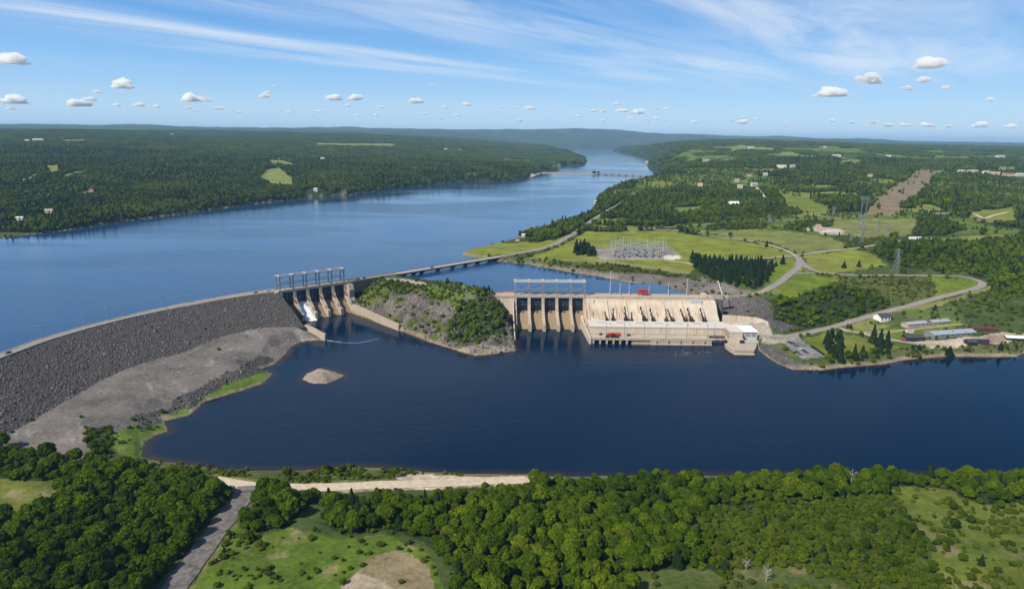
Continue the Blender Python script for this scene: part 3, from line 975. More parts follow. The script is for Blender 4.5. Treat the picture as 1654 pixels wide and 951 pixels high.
def mat_concrete(name, color, stain=(0.20, 0.13, 0.075), amount=0.5, streak=True, lift=None):
    m, q, out = newmat(name)
    big = q.noise(wpos(q), 0.12, 4, 0.6)
    fine = q.noise(wpos(q), 1.4, 5, 0.65)
    c = q.mix(q.maprange(big, 0.3, 0.7, 0, 1), tuple(x * 0.86 for x in color) + (1,), tuple(min(1, x * 1.1) for x in color) + (1,))
    c = q.mix(q.maprange(fine, 0.35, 0.75, 0, 0.35), c, tuple(x * 0.7 for x in color) + (1,))
    if streak:
        st = q.noise(wpos(q, (0.55, 0.55, 0.035)), 1.0, 5, 0.6)
        msk = q.noise(wpos(q), 0.06, 2, 0.5)
        f = q.math('MULTIPLY', q.maprange(st, 0.50, 0.68, 0, 1, True), q.maprange(msk, 0.38, 0.6, 0.15, 1, True))
        c = q.mix(q.math('MULTIPLY', f, amount), c, (*stain, 1))
        # pour lines every few metres of height
        sx = q.new('ShaderNodeSeparateXYZ')
        q.l.new(wpos(q), sx.inputs[0])
        ln = q.math('FRACT', q.math('MULTIPLY', sx.outputs[2], 0.42))
        c = q.mix(q.math('MULTIPLY', q.math('LESS_THAN', ln, 0.07), 0.28), c, tuple(x * 0.5 for x in color) + (1,))
    principled(q, out, c, 0.9, 0, 0.2, fine, 0.25, 0.3)
    return m


def mat_ground():
    m, q, out = newmat('ground')
    at = q.new('ShaderNodeAttribute', attribute_name='cover')
    p = wpos(q)
    n1 = q.noise(p, 0.035, 5, 0.6)
    n2 = q.noise(p, 0.35, 5, 0.65)
    n3 = q.noise(p, 2.2, 3, 0.7)
    f = q.math('ADD', q.math('ADD', q.math('MULTIPLY', n1, 0.75), q.math('MULTIPLY', n2, 0.65)), q.math('MULTIPLY', n3, 0.55))
    v = q.maprange(f, 0.68, 1.18, 0.40, 1.60)
    cv = q.new('ShaderNodeCombineXYZ')
    for i in range(3):
        q.put(cv.inputs[i], v)
    c = q.mix(1.0, at.outputs['Color'], cv.outputs[0], 'MULTIPLY')
    # drier and greener tufts
    hue = q.noise(p, 0.13, 6, 0.68)
    c = q.mix(q.maprange(hue, 0.52, 0.72, 0, 0.35, True), c, q.mix(1.0, c, (1.35, 1.05, 0.75, 1), 'MULTIPLY'))
    principled(q, out, c, 0.95, 0, 0.1, q.math('ADD', n2, q.math('MULTIPLY', n3, 0.5)), 0.5, 1.2)
    return m


def mat_water(name, deep, shallow, ior):
    m, q, out = newmat(name)
    p = wpos(q)
    at = q.new('ShaderNodeAttribute', attribute_name='shore')
    sh = q.maprange(at.outputs['Fac'], 0, 9, 1, 0, True)
    mot = q.noise(p, 0.02, 4, 0.6)
    sh = q.math('MULTIPLY', sh, q.maprange(mot, 0.35, 0.62, 0.15, 0.9))
    c = q.mix(sh, (*deep, 1), (*shallow, 1))
    # wind: long swaths of rougher and calmer water
    wp = q.noise(wpos(q, (0.0016, 0.0042, 0.0)), 1.0, 4, 0.55, 0.4)
    calm = q.maprange(wp, 0.36, 0.62, 0, 1, True)
    w1 = q.noise(wpos(q, (0.14, 0.34, 0)), 1.0, 4, 0.6, 0.5)
    w2 = q.noise(wpos(q, (0.9, 1.5, 0)), 1.0, 3, 0.6)
    w3 = q.noise(wpos(q, (0.035, 0.085, 0)), 1.0, 4, 0.6, 0.6)
    hgt = q.math('ADD', q.math('ADD', w1, q.math('MULTIPLY', w2, 0.25)), q.math('MULTIPLY', w3, 1.5))
    b = q.new('ShaderNodeBsdfPrincipled')
    q.put(b.inputs['Base Color'], c)
    q.put(b.inputs['Roughness'], q.maprange(calm, 0, 1, 0.03, 0.10))
    b.inputs['IOR'].default_value = ior
    b.inputs['Specular Tint'].default_value = (0.55, 0.86, 1.0, 1)
    bn = q.new('ShaderNodeBump')
    shel = q.maprange(at.outputs['Fac'], 8, 75, 0.35, 1.0, True)
    q.put(bn.inputs['Strength'], q.math('MULTIPLY', q.maprange(calm, 0, 1, 0.05, 0.25), shel))
    bn.inputs['Distance'].default_value = 1.0
    q.l.new(hgt, bn.inputs['Height'])
    q.l.new(bn.outputs[0], b.inputs['Normal'])
    q.l.new(b.outputs[0], out.inputs[0])
    return m


def mat_foliage(name, dark, mid, light, trans=0.22):
    m, q, out = newmat(name)
    oi = q.new('ShaderNodeObjectInfo')
    at = q.new('ShaderNodeAttribute', attribute_name='tint')
    patch = q.noise(wpos(q, (0.0055, 0.0055, 0)), 1.0, 4, 0.6)
    r = q.math('ADD', q.math('MULTIPLY', oi.outputs['Random'], 0.60), q.math('MULTIPLY', q.maprange(patch, 0.3, 0.7, 0, 1), 0.62))
    r = q.math('ADD', r, q.math('MULTIPLY', at.outputs['Fac'], 0.42))
    c = q.ramp(q.maprange(r, 0.15, 1.50, 0, 1), [(0.0, dark), (0.5, mid), (1.0, light)])
    gv = q.math('FRACT', q.math('MULTIPLY', oi.outputs['Random'], 7.31))
    c = q.mix(q.maprange(gv, 0.82, 1.0, 0, 0.55), c, q.mix(1.0, c, (1.15, 0.95, 2.6, 1), 'MULTIPLY'))
    d = q.new('ShaderNodeBsdfDiffuse')
    t = q.new('ShaderNodeBsdfTranslucent')
    q.put(d.inputs[0], c)
    q.put(t.inputs[0], q.mix(1.0, c, (1.25, 1.2, 0.5, 1), 'MULTIPLY'))
    mx = q.new('ShaderNodeMixShader')
    mx.inputs[0].default_value = trans
    q.l.new(d.outputs[0], mx.inputs[1])
    q.l.new(t.outputs[0], mx.inputs[2])
    q.l.new(mx.outputs[0], out.inputs[0])
    return m


M_ground = mat_ground()
M_river = mat_water('river_water', (0.0003, 0.011, 0.032), (0.040, 0.024, 0.014), 1.155)
M_lake = mat_water('lake_water', (0.010, 0.050, 0.125), (0.03, 0.03, 0.03), 1.42)
M_leaf = mat_foliage('leaf', (0.013, 0.033, 0.003), (0.062, 0.108, 0.004), (0.165, 0.210, 0.008))
M_shrub = mat_foliage('shrub_leaf', (0.028, 0.052, 0.005), (0.078, 0.112, 0.008), (0.155, 0.180, 0.014))
M_needle = mat_foliage('needle', (0.010, 0.024, 0.009), (0.017, 0.036, 0.012), (0.030, 0.052, 0.016), 0.1)
M_farleaf = mat_foliage('far_leaf', (0.020, 0.042, 0.005), (0.064, 0.100, 0.008), (0.145, 0.180, 0.014), 0.15)
M_bark = mat_simple('bark', (0.07, 0.055, 0.042), 0.95, scale=3)
M_deadwood = mat_simple('dead_wood', (0.34, 0.30, 0.25), 0.9, scale=3)
M_conc = mat_concrete('concrete', (0.42, 0.35, 0.27), amount=0.6)
M_concL = mat_concrete('pale_concrete', (0.54, 0.465, 0.375), (0.36, 0.21, 0.10), 0.75)
M_concD = mat_concrete('stained_concrete', (0.27, 0.20, 0.125), (0.12, 0.08, 0.045), 0.6)
M_deck = mat_simple('deck_concrete', (0.42, 0.36, 0.29), 0.9, scale=0.5)
M_roofw = mat_simple('white_roof', (0.58, 0.53, 0.46), 0.8, var=0.08)
M_white = mat_simple('white_paint', (0.75, 0.74, 0.71), 0.6, var=0.06)
M_steel = mat_simple('grey_steel', (0.26, 0.28, 0.30), 0.5, 0.3, scale=1.5)
M_steelL = mat_simple('pale_steel', (0.48, 0.49, 0.49), 0.5, 0.2, scale=1.5)
M_dark = mat_simple('dark_steel', (0.022, 0.026, 0.034), 0.45, 0.2)
M_gate = mat_simple('gate_steel', (0.055, 0.085, 0.12), 0.4, 0.3)
M_black = mat_simple('black_gear', (0.025, 0.024, 0.024), 0.6)
M_red = mat_simple('red_paint', (0.42, 0.05, 0.035), 0.5)
M_maroon = mat_simple('maroon_paint', (0.085, 0.035, 0.032), 0.7)
M_orange = mat_simple('orange_net', (0.55, 0.12, 0.05), 0.7)
M_asphalt = mat_simple('asphalt', (0.255, 0.228, 0.195), 0.9, scale=0.3)
M_pale = mat_simple('pale_road', (0.36, 0.31, 0.25), 0.9, scale=0.3)
M_gravel = mat_simple('gravel_track', (0.135, 0.122, 0.112), 0.95, var=0.5, scale=0.3)
M_sand = mat_simple('sand', (0.50, 0.41, 0.30), 0.95, scale=0.3)
M_dirt = mat_simple('dirt', (0.30, 0.245, 0.17), 0.95, scale=0.3)
M_glass = mat_simple('window_glass', (0.03, 0.04, 0.05), 0.15, spec=0.6)
M_metalroof = mat_simple('metal_roof', (0.42, 0.45, 0.48), 0.45, 0.3, var=0.08)
M_slate = mat_simple('slate_roof', (0.055, 0.06, 0.065), 0.7)
M_brick = mat_simple('brown_wall', (0.16, 0.085, 0.05), 0.9)
M_tyre = mat_simple('tyre', (0.02, 0.02, 0.02), 0.9)
M_foam = mat_simple('foam', (0.34, 0.37, 0.40), 0.7, var=0.4, scale=1.2)
M_spray = mat_simple('white_water', (0.74, 0.76, 0.78), 0.8, var=0.16, scale=1.0)
ROADMAT = {'road': M_asphalt, 'pale': M_pale, 'gravel': M_gravel, 'sand': M_sand, 'dirt': M_dirt, 'white': M_sand}


def mat_rock(name, a, b, bscale=1.2):
    m, q, out = newmat(name)
    oi = q.new('ShaderNodeObjectInfo')
    n = q.noise(wpos(q), bscale, 5, 0.65)
    r = q.math('ADD', q.math('MULTIPLY', oi.outputs['Random'], 0.7), q.math('MULTIPLY', n, 0.6))
    c = q.ramp(q.maprange(r, 0.25, 1.1, 0, 1), [(0, a), (0.75, b), (1.0, tuple(min(1, x * 1.5) for x in b))])
    principled(q, out, c, 0.95, 0, 0.15, n, 0.6, 0.4)
    return m


M_rockd = mat_rock('dark_rock', (0.046, 0.042, 0.039), (0.145, 0.132, 0.122))
M_rock = mat_rock('grey_rock', (0.075, 0.066, 0.058), (0.22, 0.19, 0.16))

# ------------------------------------------------------------------ ground and water
g = grid_mesh('ground', GX, GY, GZ, attrs={'cover': col}, mat=M_ground)
tag(g, 'wooded and grassy ground round the dam and the lake', 'ground', kind='structure')


def cells(mask_v):
    return mask_v[:-1, :-1] | mask_v[1:, :-1] | mask_v[:-1, 1:] | mask_v[1:, 1:]


def all_cells(mask_v):
    return mask_v[:-1, :-1] & mask_v[1:, :-1] & mask_v[:-1, 1:] & mask_v[1:, 1:]


dIf = np.full(GX.shape, 99.0, np.float32)
dIf[:jr] = dI + 1
w = grid_mesh('river', GX, GY, np.zeros_like(GX), mask=cells((dT < 5) & (GY < 1100)), attrs={'shore': np.maximum(0, np.minimum(-dT, dIf))}, mat=M_river)
tag(w, 'dark blue tailrace water below the dam', 'river', kind='structure')
mar = 6 + GY * 0.004
okR = np.where(nearDam, dR < 0.0, dR < mar) & (dR < 1e5)
w = grid_mesh('lake', GX, GY, np.full_like(GX, WL), mask=np.where(all_cells(~nearDam), cells(okR), all_cells(okR)), attrs={'shore': np.maximum(0, -dR)}, mat=M_lake)
tag(w, 'wide blue head pond above the dam', 'lake', kind='structure')

for k, (X, Y, Z, wd, surf) in enumerate(road_w):
    name, label = ROADS[k][0], ROADS[k][1]
    dx, dy = np.gradient(X), np.gradient(Y)
    L = np.hypot(dx, dy) + 1e-9
    nx, ny = -dy / L, dx / L
    us = np.linspace(-0.5, 0.5, 5)
    jit = 1 + 0.16 * fbm(X, Y, 9, 2, 70 + k) if surf in ('gravel', 'sand', 'dirt') else np.ones_like(X)
    gx = X[:, None] + nx[:, None] * us * wd * jit[:, None]
    gy = Y[:, None] + ny[:, None] * us * wd * jit[:, None]
    lift = 0.10 + 0.012 * k + np.clip((Y - 500) * 0.0006, 0, 1.2)
    gz = np.maximum(H(gx.ravel(), gy.ravel()).reshape(gx.shape), Z[:, None] - 0.05) + lift[:, None]
    o = grid_mesh(name, gx, gy, gz, mat=ROADMAT[surf])
    tag(o, label, name, kind='structure')

# ------------------------------------------------------------------ haze
mh = bpy.data.materials.new('haze')
mh.use_nodes = True
q = NT(mh.node_tree)
q.n.clear()
out = q.new('ShaderNodeOutputMaterial')
pv = q.new('ShaderNodeVolumePrincipled')
pv.inputs['Color'].default_value = (0.40, 0.68, 1.0, 1)
pv.inputs['Density'].default_value = 3.6e-5
pv.inputs['Anisotropy'].default_value = 0.0
q.l.new(pv.outputs[0], out.inputs['Volume'])
HB = MB().box(-60000, 60000, -600, 44000, -12, float(max(GZ.max(), 210) + 25))
o = HB.build('haze', mh)
tag(o, 'pale blue summer haze over the valley', 'haze', kind='stuff')

# ================================================================== the dam
def frame_of(p0, p1):
    u = (p1 - p0) / np.linalg.norm(p1 - p0)
    return float(math.atan2(u[1], u[0])), float(np.linalg.norm(p1 - p0))


# ---- rockfill embankment
def resample(pts, n):
    t = np.r_[0, np.cumsum(np.linalg.norm(np.diff(pts, axis=0), axis=1))]
    tt = np.linspace(0, t[-1], n)
    out = np.stack([np.interp(tt, t, pts[:, 0]), np.interp(tt, t, pts[:, 1])], 1)
    k = np.ones(9) / 9
    for _ in range(2):
        for c in range(2):
            e = np.r_[[out[0, c]] * 4, out[:, c], [out[-1, c]] * 4]
            out[1:-1, c] = np.convolve(e, k, 'valid')[1:-1]
    return out


NE = 260
cre = resample(CRE, NE)
toe = resample(TOE, NE)
tan = np.gradient(cre, axis=0)
tan /= np.linalg.norm(tan, axis=1)[:, None]
nrm = np.stack([tan[:, 1], -tan[:, 0]], 1)          # points downstream (towards the river)
dam = empty('rockfill_dam', (float(cre[150, 0]), float(cre[150, 1]), 0), 0, 'long curved dark rockfill embankment dam sloping down on the left', 'dam')
inv = Matrix.Translation((-float(cre[150, 0]), -float(cre[150, 1]), 0))


def child(o, parent, mi=inv):
    o.parent = parent
    o.matrix_parent_inverse = mi.copy()
    return o


tt = np.linspace(0, 1.04, 46)
ex = cre[:, None, 0] + (toe - cre)[:, None, 0] * tt
ey = cre[:, None, 1] + (toe - cre)[:, None, 1] * tt
ez = CREST - 0.2 + (9.6 - CREST) * tt[None, :] ** 0.97 + 0 * ex
ez += (fbm(ex, ey, 4, 4, 90, 0.65) * 0.5 + fbm(ex, ey, 26, 2, 91) * 0.6) * sm(tt, 0.0, 0.06)[None, :]
o = child(grid_mesh('rock_face', ex, ey, ez, mat=M_rockd, smooth=False), dam)
emb = (ex, ey, ez)
offs = [0.4, 0.2, 0.0, -1.2, -8.0, -9.4, -9.6, -12, -24]
hz = [-1.5, 0.35, 0.75, 0.75, 0.75, 0.9, 0.0, -1.0, -9]
gx = cre[:, None, 0] + nrm[:, None, 0] * np.array(offs)
gy = cre[:, None, 1] + nrm[:, None, 1] * np.array(offs)
gz = np.repeat((CREST - 0.6 + np.array(hz))[None], NE, 0)
child(grid_mesh('crest_road', gx, gy, gz, mat=M_asphalt, smooth=False), dam)
for a, b, nm in ((0.9, 0.2, 'kerb'), (-9.0, -9.7, 'kerb')):
    f4 = np.array([a, a, b, b])
    gx = cre[:, None, 0] + nrm[:, None, 0] * f4
    gy = cre[:, None, 1] + nrm[:, None, 1] * f4
    gz = np.repeat((CREST + np.array([-1.2, 0.65, 0.65, -0.6]))[None], NE, 0)
    child(grid_mesh(nm, gx, gy, gz, mat=M_deck, smooth=False), dam)


# ---- gated spillways
def spillway(p0, p1, label, ends, noses, spill=None):
    rz, L = frame_of(p0, p1)
    e = empty('gated_spillway', (float(p0[0]), float(p0[1]), 0), rz, label, 'spillway')
    n = 5
    bay = L / n
    t = 1.55
    nose = noses
    piers = [(6, -3), (6, 30), (-7, 30), (-8, 23), (-12, 17), (-19, 12), (-nose + 6, 8.2), (-nose, 7.4), (-nose - 0.6, -3)]
    for i in range(n + 1):
        x = i * bay
        MB().prism(piers, x - t, x + t).build('pier', M_conc, parent=e)
    og = [(4, -3), (3, 12), (0.5, 14.6), (-2, 14.9), (-5, 14.3), (-9, 12.0), (-14, 8.0), (-19, 3.8), (-23, 1.0), (-27, -1.0), (-27, -3)]
    for i in range(n):
        MB().prism(og, i * bay + t + 0.01, (i + 1) * bay - t - 0.01).build('chute', M_concD, parent=e)
    for i in range(n):
        x0, x1 = i * bay + t + 0.15, (i + 1) * bay - t - 0.15
        z0, z1 = 15.0, 29.6
        if spill == i:
            z0 = 17.6
        m = MB()
        prof = [(-1.9 - 1.6 * math.sin(math.pi * k / 8), z0 + (z1 - z0) * k / 8) for k in range(9)]
        m.prism(prof + [(y + 0.5, z) for y, z in prof[::-1]], x0, x1)
        gt = m.build('gate', M_gate, parent=e)
        r_ = MB()
        for k in (1, 3, 5, 7):
            y, z = prof[k]
            r_.box(x0, x1, y - 0.55, y - 0.02, z - 0.3, z + 0.3)
        for f in (0.02, 0.33, 0.67, 0.98):
            xx = x0 + (x1 - x0) * f
            for k in range(8):
                r_.bar((xx, prof[k][0] - 0.35, prof[k][1]), (xx, prof[k + 1][0] - 0.35, prof[k + 1][1]), 0.45)
        for f in (0.15, 0.85):
            xx = x0 + (x1 - x0) * f
            r_.bar((xx, prof[2][0] - 0.3, prof[2][1]), (xx, -12.0, 21), 0.6)
            r_.bar((xx, prof[6][0] - 0.3, prof[6][1]), (xx, -12.0, 21), 0.6)
        r_.build('gate_rib', M_dark, parent=gt)
    a, b = ends
    MB().box(-a, L + b, -6.5, 6.5, 30.0, CREST).build('deck', M_deck, parent=e)
    for y0, y1 in ((-6.9, -6.45), (6.45, 6.9)):
        MB().box(-a, L + b, y0, y1, 30.6, CREST + 1.0).build('parapet', M_conc, parent=e)
    return e, L, bay


spR, LR, bayR = spillway(SP_R0, SP_R1, 'concrete spillway with five dark gates between the rocky island and the powerhouse', (28, 0), 34)
spL, LL, bayL = spillway(SP_L0, SP_L1, 'concrete spillway by the rockfill dam with one of five gates spilling white water', (3, 8), 27, spill=1)
# abutments of the right spillway
MB().prism([(5, 0), (5, 29.9), (-6.4, 29.9), (-7.0, 18), (-8.4, 0)], -28, -1.7).build('abutment_wall', M_concL, parent=spR)
MB().prism([(-7.1, -3), (-7.1, 29), (-12, 22), (-20, 16), (-34, 10.5), (-50, 7), (-66, 3.4), (-69, 1.5), (-69, -3)], -2.6, -1.62).build('training_wall', M_concL, parent=spR)
MB().prism([(6, -3), (6, 29.9), (-13, 29.9), (-15.5, 24), (-17.5, -3)], LR + 1.62, LR + 9.2).build('divide_wall', M_concL, parent=spR)
# abutments and guide walls of the left spillway
MB().prism([(6, 0), (6, 29.9), (-6, 29.9), (-9, 26), (-14, 21), (-20, 16), (-28, 9.5), (-28, -3), (6, -3)], -3.2, -1.6).build('training_wall', M_conc, parent=spL)
MB().box(-7, -3.25, -8, 3, 27.5, 31.6).build('abutment_wall', M_conc, parent=spL)
MB().prism([(7, -3), (7, 29.95), (-11, 29.95), (-13.5, 24), (-13, 15), (-17, 9), (-21, 5), (-24, -3)], LL + 1.6, LL + 8).build('divide_wall', M_conc, parent=spL)
invL = (Matrix.Translation(spL.location) @ Matrix.Rotation(spL.rotation_euler.z, 4, 'Z')).inverted()


def wall_strip(pts, thick, parent, mi, name='guide_wall', mat=None, z0=-3):
    """pts: (x, y, z_top)"""
    m = MB()
    P_ = [np.array(p, float) for p in pts]
    L_, R_ = [], []
    for k, p in enumerate(P_):
        d = P_[min(k + 1, len(P_) - 1)] - P_[max(k - 1, 0)]
        d2 = np.array([-d[1], d[0]]) / np.hypot(d[0], d[1]) * thick / 2
        L_.append((p[0] + d2[0], p[1] + d2[1], p[2]))
        R_.append((p[0] - d2[0], p[1] - d2[1], p[2]))
    n = len(P_)
    vs = L_ + R_ + [(x, y, z0) for x, y, z in L_] + [(x, y, z0) for x, y, z in R_]
    fs = []
    for k in range(n - 1):
        fs += [(k, k + 1, n + k + 1, n + k), (k, 2 * n + k, 2 * n + k + 1, k + 1), (n + k, n + k + 1, 3 * n + k + 1, 3 * n + k)]
    fs += [(0, n, 3 * n, 2 * n), (n - 1, 3 * n - 1, 4 * n - 1, 2 * n - 1)]
    m.add(vs, fs)
    o_ = m.build(name, mat or M_conc)
    if parent is not None:
        child(o_, parent, mi)
    return o_


a = V3(494, 524, 9.2)
b = V3(520, 537, 7.6)
c = V3(526, 540, 6.2)
wall_strip([(a.x, a.y, 9.2), ((a.x + b.x) / 2, (a.y + b.y) / 2, 8.6), (b.x, b.y, 7.4), (c.x, c.y, 6.4)], 3.0, spL, invL)
a = V3(568, 487, 12.0)
pp = [V3(571, 491, 11.0), V3(590, 499, 9.6), V3(618, 512, 8.2), V3(645, 523.5, 7.0)]
wall_strip([(p.x, p.y, p.z) for p in pp], 2.4, spL, invL)
# the spilling water in the second bay
m = MB()
xs = np.linspace(bayL + 1.8, 2 * bayL - 1.8, 9)
pr = [(-2.6, 16.6), (-5, 16.2), (-8, 14.2), (-12, 11.0), (-17, 6.8), (-21, 3.4), (-25, 0.6), (-28, 0.25), (-33, 0.22)]
vs, fs = [], []
for j, (y, z) in enumerate(pr):
    for i, x in enumerate(xs):
        vs.append((x + (0.4 * math.sin(i * 1.7 + j) if j > 5 else 0), y + (random.uniform(-1.5, 1.5) if j == 8 else 0), z + 0.35 * math.sin(i * 2.3 + j * 1.1) * (0.4 + 0.05 * j) + (0.3 if j < 7 else 0.12)))
for j in range(len(pr) - 1):
    for i in range(len(xs) - 1):
        k = j * len(xs) + i
        fs.append((k, k + 1, k + 1 + len(xs), k + len(xs)))
m.add(vs, fs)
o = m.build('spilling_water', M_spray, smooth=True)
o.location = spL.location
o.rotation_euler = spL.rotation_euler
tag(o, 'white water rushing down the chute below the open gate', 'spill', kind='stuff')


# ---- hoist gantries on the spillway decks
def gantry(sp, bay, n, label):
    e = empty('hoist_gantry', (sp.location.x, sp.location.y, CREST), sp.rotation_euler.z, label, 'gantry')
    hgt = 15.2
    for i in range(n + 1):
        m = MB()
        x = i * bay
        for y in (-4.2, 4.2):
            for dx in (-0.5, 0.5):
                m.box(x + dx - 0.22, x + dx + 0.22, y - 0.3, y + 0.3, 0, hgt)
            for k in range(6):
                z = k * hgt / 6
                s = 1 if k % 2 else -1
                m.bar((x - 0.5 * s, y, z + 0.2), (x + 0.5 * s, y, z + hgt / 6), 0.22)
                m.box(x - 0.7, x + 0.7, y - 0.28, y + 0.28, z + hgt / 6 - 0.25, z + hgt / 6)
        m.box(x - 0.35, x + 0.35, -4.2, 4.2, hgt * 0.52, hgt * 0.52 + 0.5)
        m.bar((x, -4.2, hgt * 0.55), (x, 4.2, hgt - 0.3), 0.3)
        m.build('tower', M_steel, parent=e)
        MB().box(x - 1.3, x + 1.3, -5, 5, hgt + 1.12, hgt + 1.5).build('hoist_housing', M_steelL, parent=e)
    for y in (-4.2, 4.2):
        m = MB()
        m.box(-1.6, n * bay + 1.6, y - 0.7, y + 0.7, hgt - 0.3, hgt + 1.1)
        m.build('top_beam', M_steelL, parent=e)
        m = MB()
        m.box(-0.5, n * bay + 0.5, y - 0.22, y + 0.22, hgt * 0.46, hgt * 0.46 + 0.55)
        m.build('middle_rail', M_steel, parent=e)
    m = MB()
    for k in range(int(n * bay / 3)):
        m.box(k * 3.0 + 1.4, k * 3.0 + 1.7, -3.6, 3.6, hgt + 0.3, hgt + 0.7)
    m.build('cross_tie', M_steel, parent=e)
    return e


gantry(spR, bayR, 5, 'pale steel hoist gantry standing on the right spillway beside the powerhouse')
gantry(spL, bayL, 5, 'grey steel hoist gantry standing on the left spillway by the rockfill dam')

# ---- concrete dam section between the left spillway and the bridge
pts = [SP_L1 + uL * 7.9] + [P(a, b, CREST) for a, b in ((590, 449.3), (622, 444.6), (644, 441.5))]
cw = empty('concrete_dam', (float(pts[0][0]), float(pts[0][1]), 0), 0, 'low concrete dam section carrying the road from the left spillway to the bridge', 'dam')
inv2 = Matrix.Translation((-float(pts[0][0]), -float(pts[0][1]), 0))
wall_strip([(p[0], p[1], 30.2) for p in pts], 10.0, cw, inv2, 'wall', M_concD, z0=18)
wall_strip([(p[0], p[1], CREST) for p in pts], 11.6, cw, inv2, 'deck', M_asphalt, z0=30.5)
nn = np.array([uL[1], -uL[0]])
for s in (-5.9, 5.9):
    wall_strip([(p[0] + nn[0] * s, p[1] + nn[1] * s, CREST + 0.9) for p in pts], 0.4, cw, inv2, 'parapet', M_conc, z0=30.8)

# ---- powerhouse
PX0, PX1, PXR = 79.0, 206.0, 231.0
ph = empty('powerhouse', (PX0, 654.0, 0), 0, 'long beige concrete powerhouse with stained penstock wall and low white roof', 'powerhouse')
inv3 = Matrix.Translation((-PX0, -654.0, 0))


def PH(m, name, mat):
    return child(m.build(name, mat), ph, inv3)


def mat_penstock():
    m, q, out = newmat('penstock_wall')
    p = wpos(q)
    sx = q.new('ShaderNodeSeparateXYZ')
    q.l.new(p, sx.inputs[0])
    base = q.mix(q.maprange(q.noise(p, 0.10, 4, 0.6), 0.3, 0.7, 0, 1), (0.47, 0.385, 0.29, 1), (0.60, 0.51, 0.405, 1))
    big = q.noise(wpos(q, (0.16, 0.03, 0.03)), 1.0, 3, 0.6)
    st = q.noise(wpos(q, (1.3, 0.04, 0.05)), 1.0, 4, 0.6)
    low = q.maprange(q.math('ADD', sx.outputs[2], q.math('MULTIPLY', q.noise(wpos(q, (0.5, 0, 0)), 1.0, 2, 0.5), 12)), 20, 33, 1, 0, True)
    f = q.math('MULTIPLY', q.math('MULTIPLY', q.maprange(st, 0.42, 0.58, 0, 1, True), q.maprange(big, 0.40, 0.54, 0.1, 1, True)), q.math('ADD', low, 0.3, True))
    c = q.mix(q.math('MULTIPLY', f, 0.75, True), base, (0.26, 0.145, 0.075, 1))
    dk = q.math('MULTIPLY', q.maprange(q.noise(wpos(q, (0.5, 0.03, 0.04)), 1.0, 4, 0.65), 0.55, 0.63, 0, 1, True), low)
    c = q.mix(q.math('MULTIPLY', dk, 0.9), c, (0.045, 0.034, 0.028, 1))
    ln = q.math('LESS_THAN', q.math('FRACT', q.math('MULTIPLY', sx.outputs[0], 1 / 8.0)), 0.03)
    c = q.mix(q.math('MULTIPLY', ln, 0.5), c, (0.25, 0.18, 0.12, 1))
    principled(q, out, c, 0.9, 0, 0.2)
    return m


M_pen = mat_penstock()
PH(MB().prism([(738, -3), (738, 29.8), (721.5, 29.8), (720.5, 27.5), (697.5, 13.02), (697.5, -3)], PX0 + 2, PX1), 'penstock_wall', M_pen)
m = MB()
for k in range(7):
    x = PX0 + 3.2 + k * (PX1 - PX0 - 5) / 6.0
    PH(MB().prism([(721.2, 29.6), (718.6, 27.6), (697.2, 14.0), (697.2, 12.0), (722, 12.0)], x - 0.7, x + 0.7), 'buttress', M_concL)
PH(MB().box(PX0 + 2, PX1 + 14, 724.5, 738.2, 29.85, CREST - 0.02), 'top_deck', M_deck)
PH(MB().box(PX0 + 1.2, PX1 + 14, 724.0, 724.4, 29.3, CREST + 1.0), 'parapet', M_conc)
PH(MB().box(PX0 + 1.2, PX1 + 34, 738.3, 738.7, 28, CREST + 1.0), 'parapet', M_conc)
PH(MB().box(PX0 + 4, PX1 - 14, 722.2, 723.8, 26.2, 29.2), 'cable_gallery', M_steel)
# roof of the generator hall
hall = [(PX0 + 1, 672.5), (PXR - 12, 672.5), (PXR - 4, 677), (PXR - 4, 690), (PXR - 12, 697.4), (PX0 + 1, 697.4)]
PH(MB().slab(hall, -2, 12.6), 'generator_hall', M_concL)
PH(MB().slab([(x + (0.6 if x > 150 else -0.3), y + (0.4 if y > 690 else -0.6)) for x, y in hall], 12.62, 13.25), 'roof', M_roofw)
m = MB()
for k in range(6):
    x = PX0 + 10 + k * 20
    PH(MB().box(x, x + 8, 684, 688, 13.26, 14.1), 'roof_hatch', M_steelL)
    PH(MB().box(x + 11, x + 13, 679, 681, 13.26, 14.6), 'roof_vent', M_steelL)
PH(MB().box(PX0 + 1, PX0 + 138, 670.6, 672.45, 4.9, 6.4), 'wall_plinth', M_conc)
# tailrace deck
PH(MB().box(PX0 + 1.5, PX0 + 121, 655.0, 672.4, 4.3, 5.4), 'tailrace_deck', M_deck)
PH(MB().box(PX0 + 1.5, PX0 + 121, 654.5, 654.95, 4.1, 6.3), 'parapet', M_conc)
PH(MB().box(PX0 + 42, PX0 + 60, 655.3, 672.3, -3, 4.28), 'draft_tube_wall', M_concD)
PH(MB().box(PX0 + 41, PX0 + 62, 654.0, 655.28, -3, 1.6), 'sill', M_conc)
PH(MB().box(PX0 + 60.1, PX0 + 121, 654.3, 672.2, -3, 4.08), 'draft_tube_wall', M_conc)
PH(MB().box(PX0 + 60.1, PX0 + 121.3, 653.6, 654.28, -3, 0.9), 'sill', M_concL)
m = MB()
for k in range(5):
    PH(MB().box(PX0 + 66 + k * 12, PX0 + 66.9 + k * 12, 654.0, 654.29, 1.2, 4.0), 'gate_slot', M_black)
PH(MB().box(PX0 + 2, PX0 + 42, 662, 672.3, -3, 4.28), 'draft_tube_wall', M_black)  # black back wall: shade of the draft tube openings put into its colour
for k in range(6):
    x = PX0 + 2.2 + k * 6.7
    PH(MB().prism([(654.6, -3), (654.6, 2.6), (655.2, 4.28), (662, 4.28), (662, -3)], x, x + 1.6), 'draft_tube_pier', M_conc)
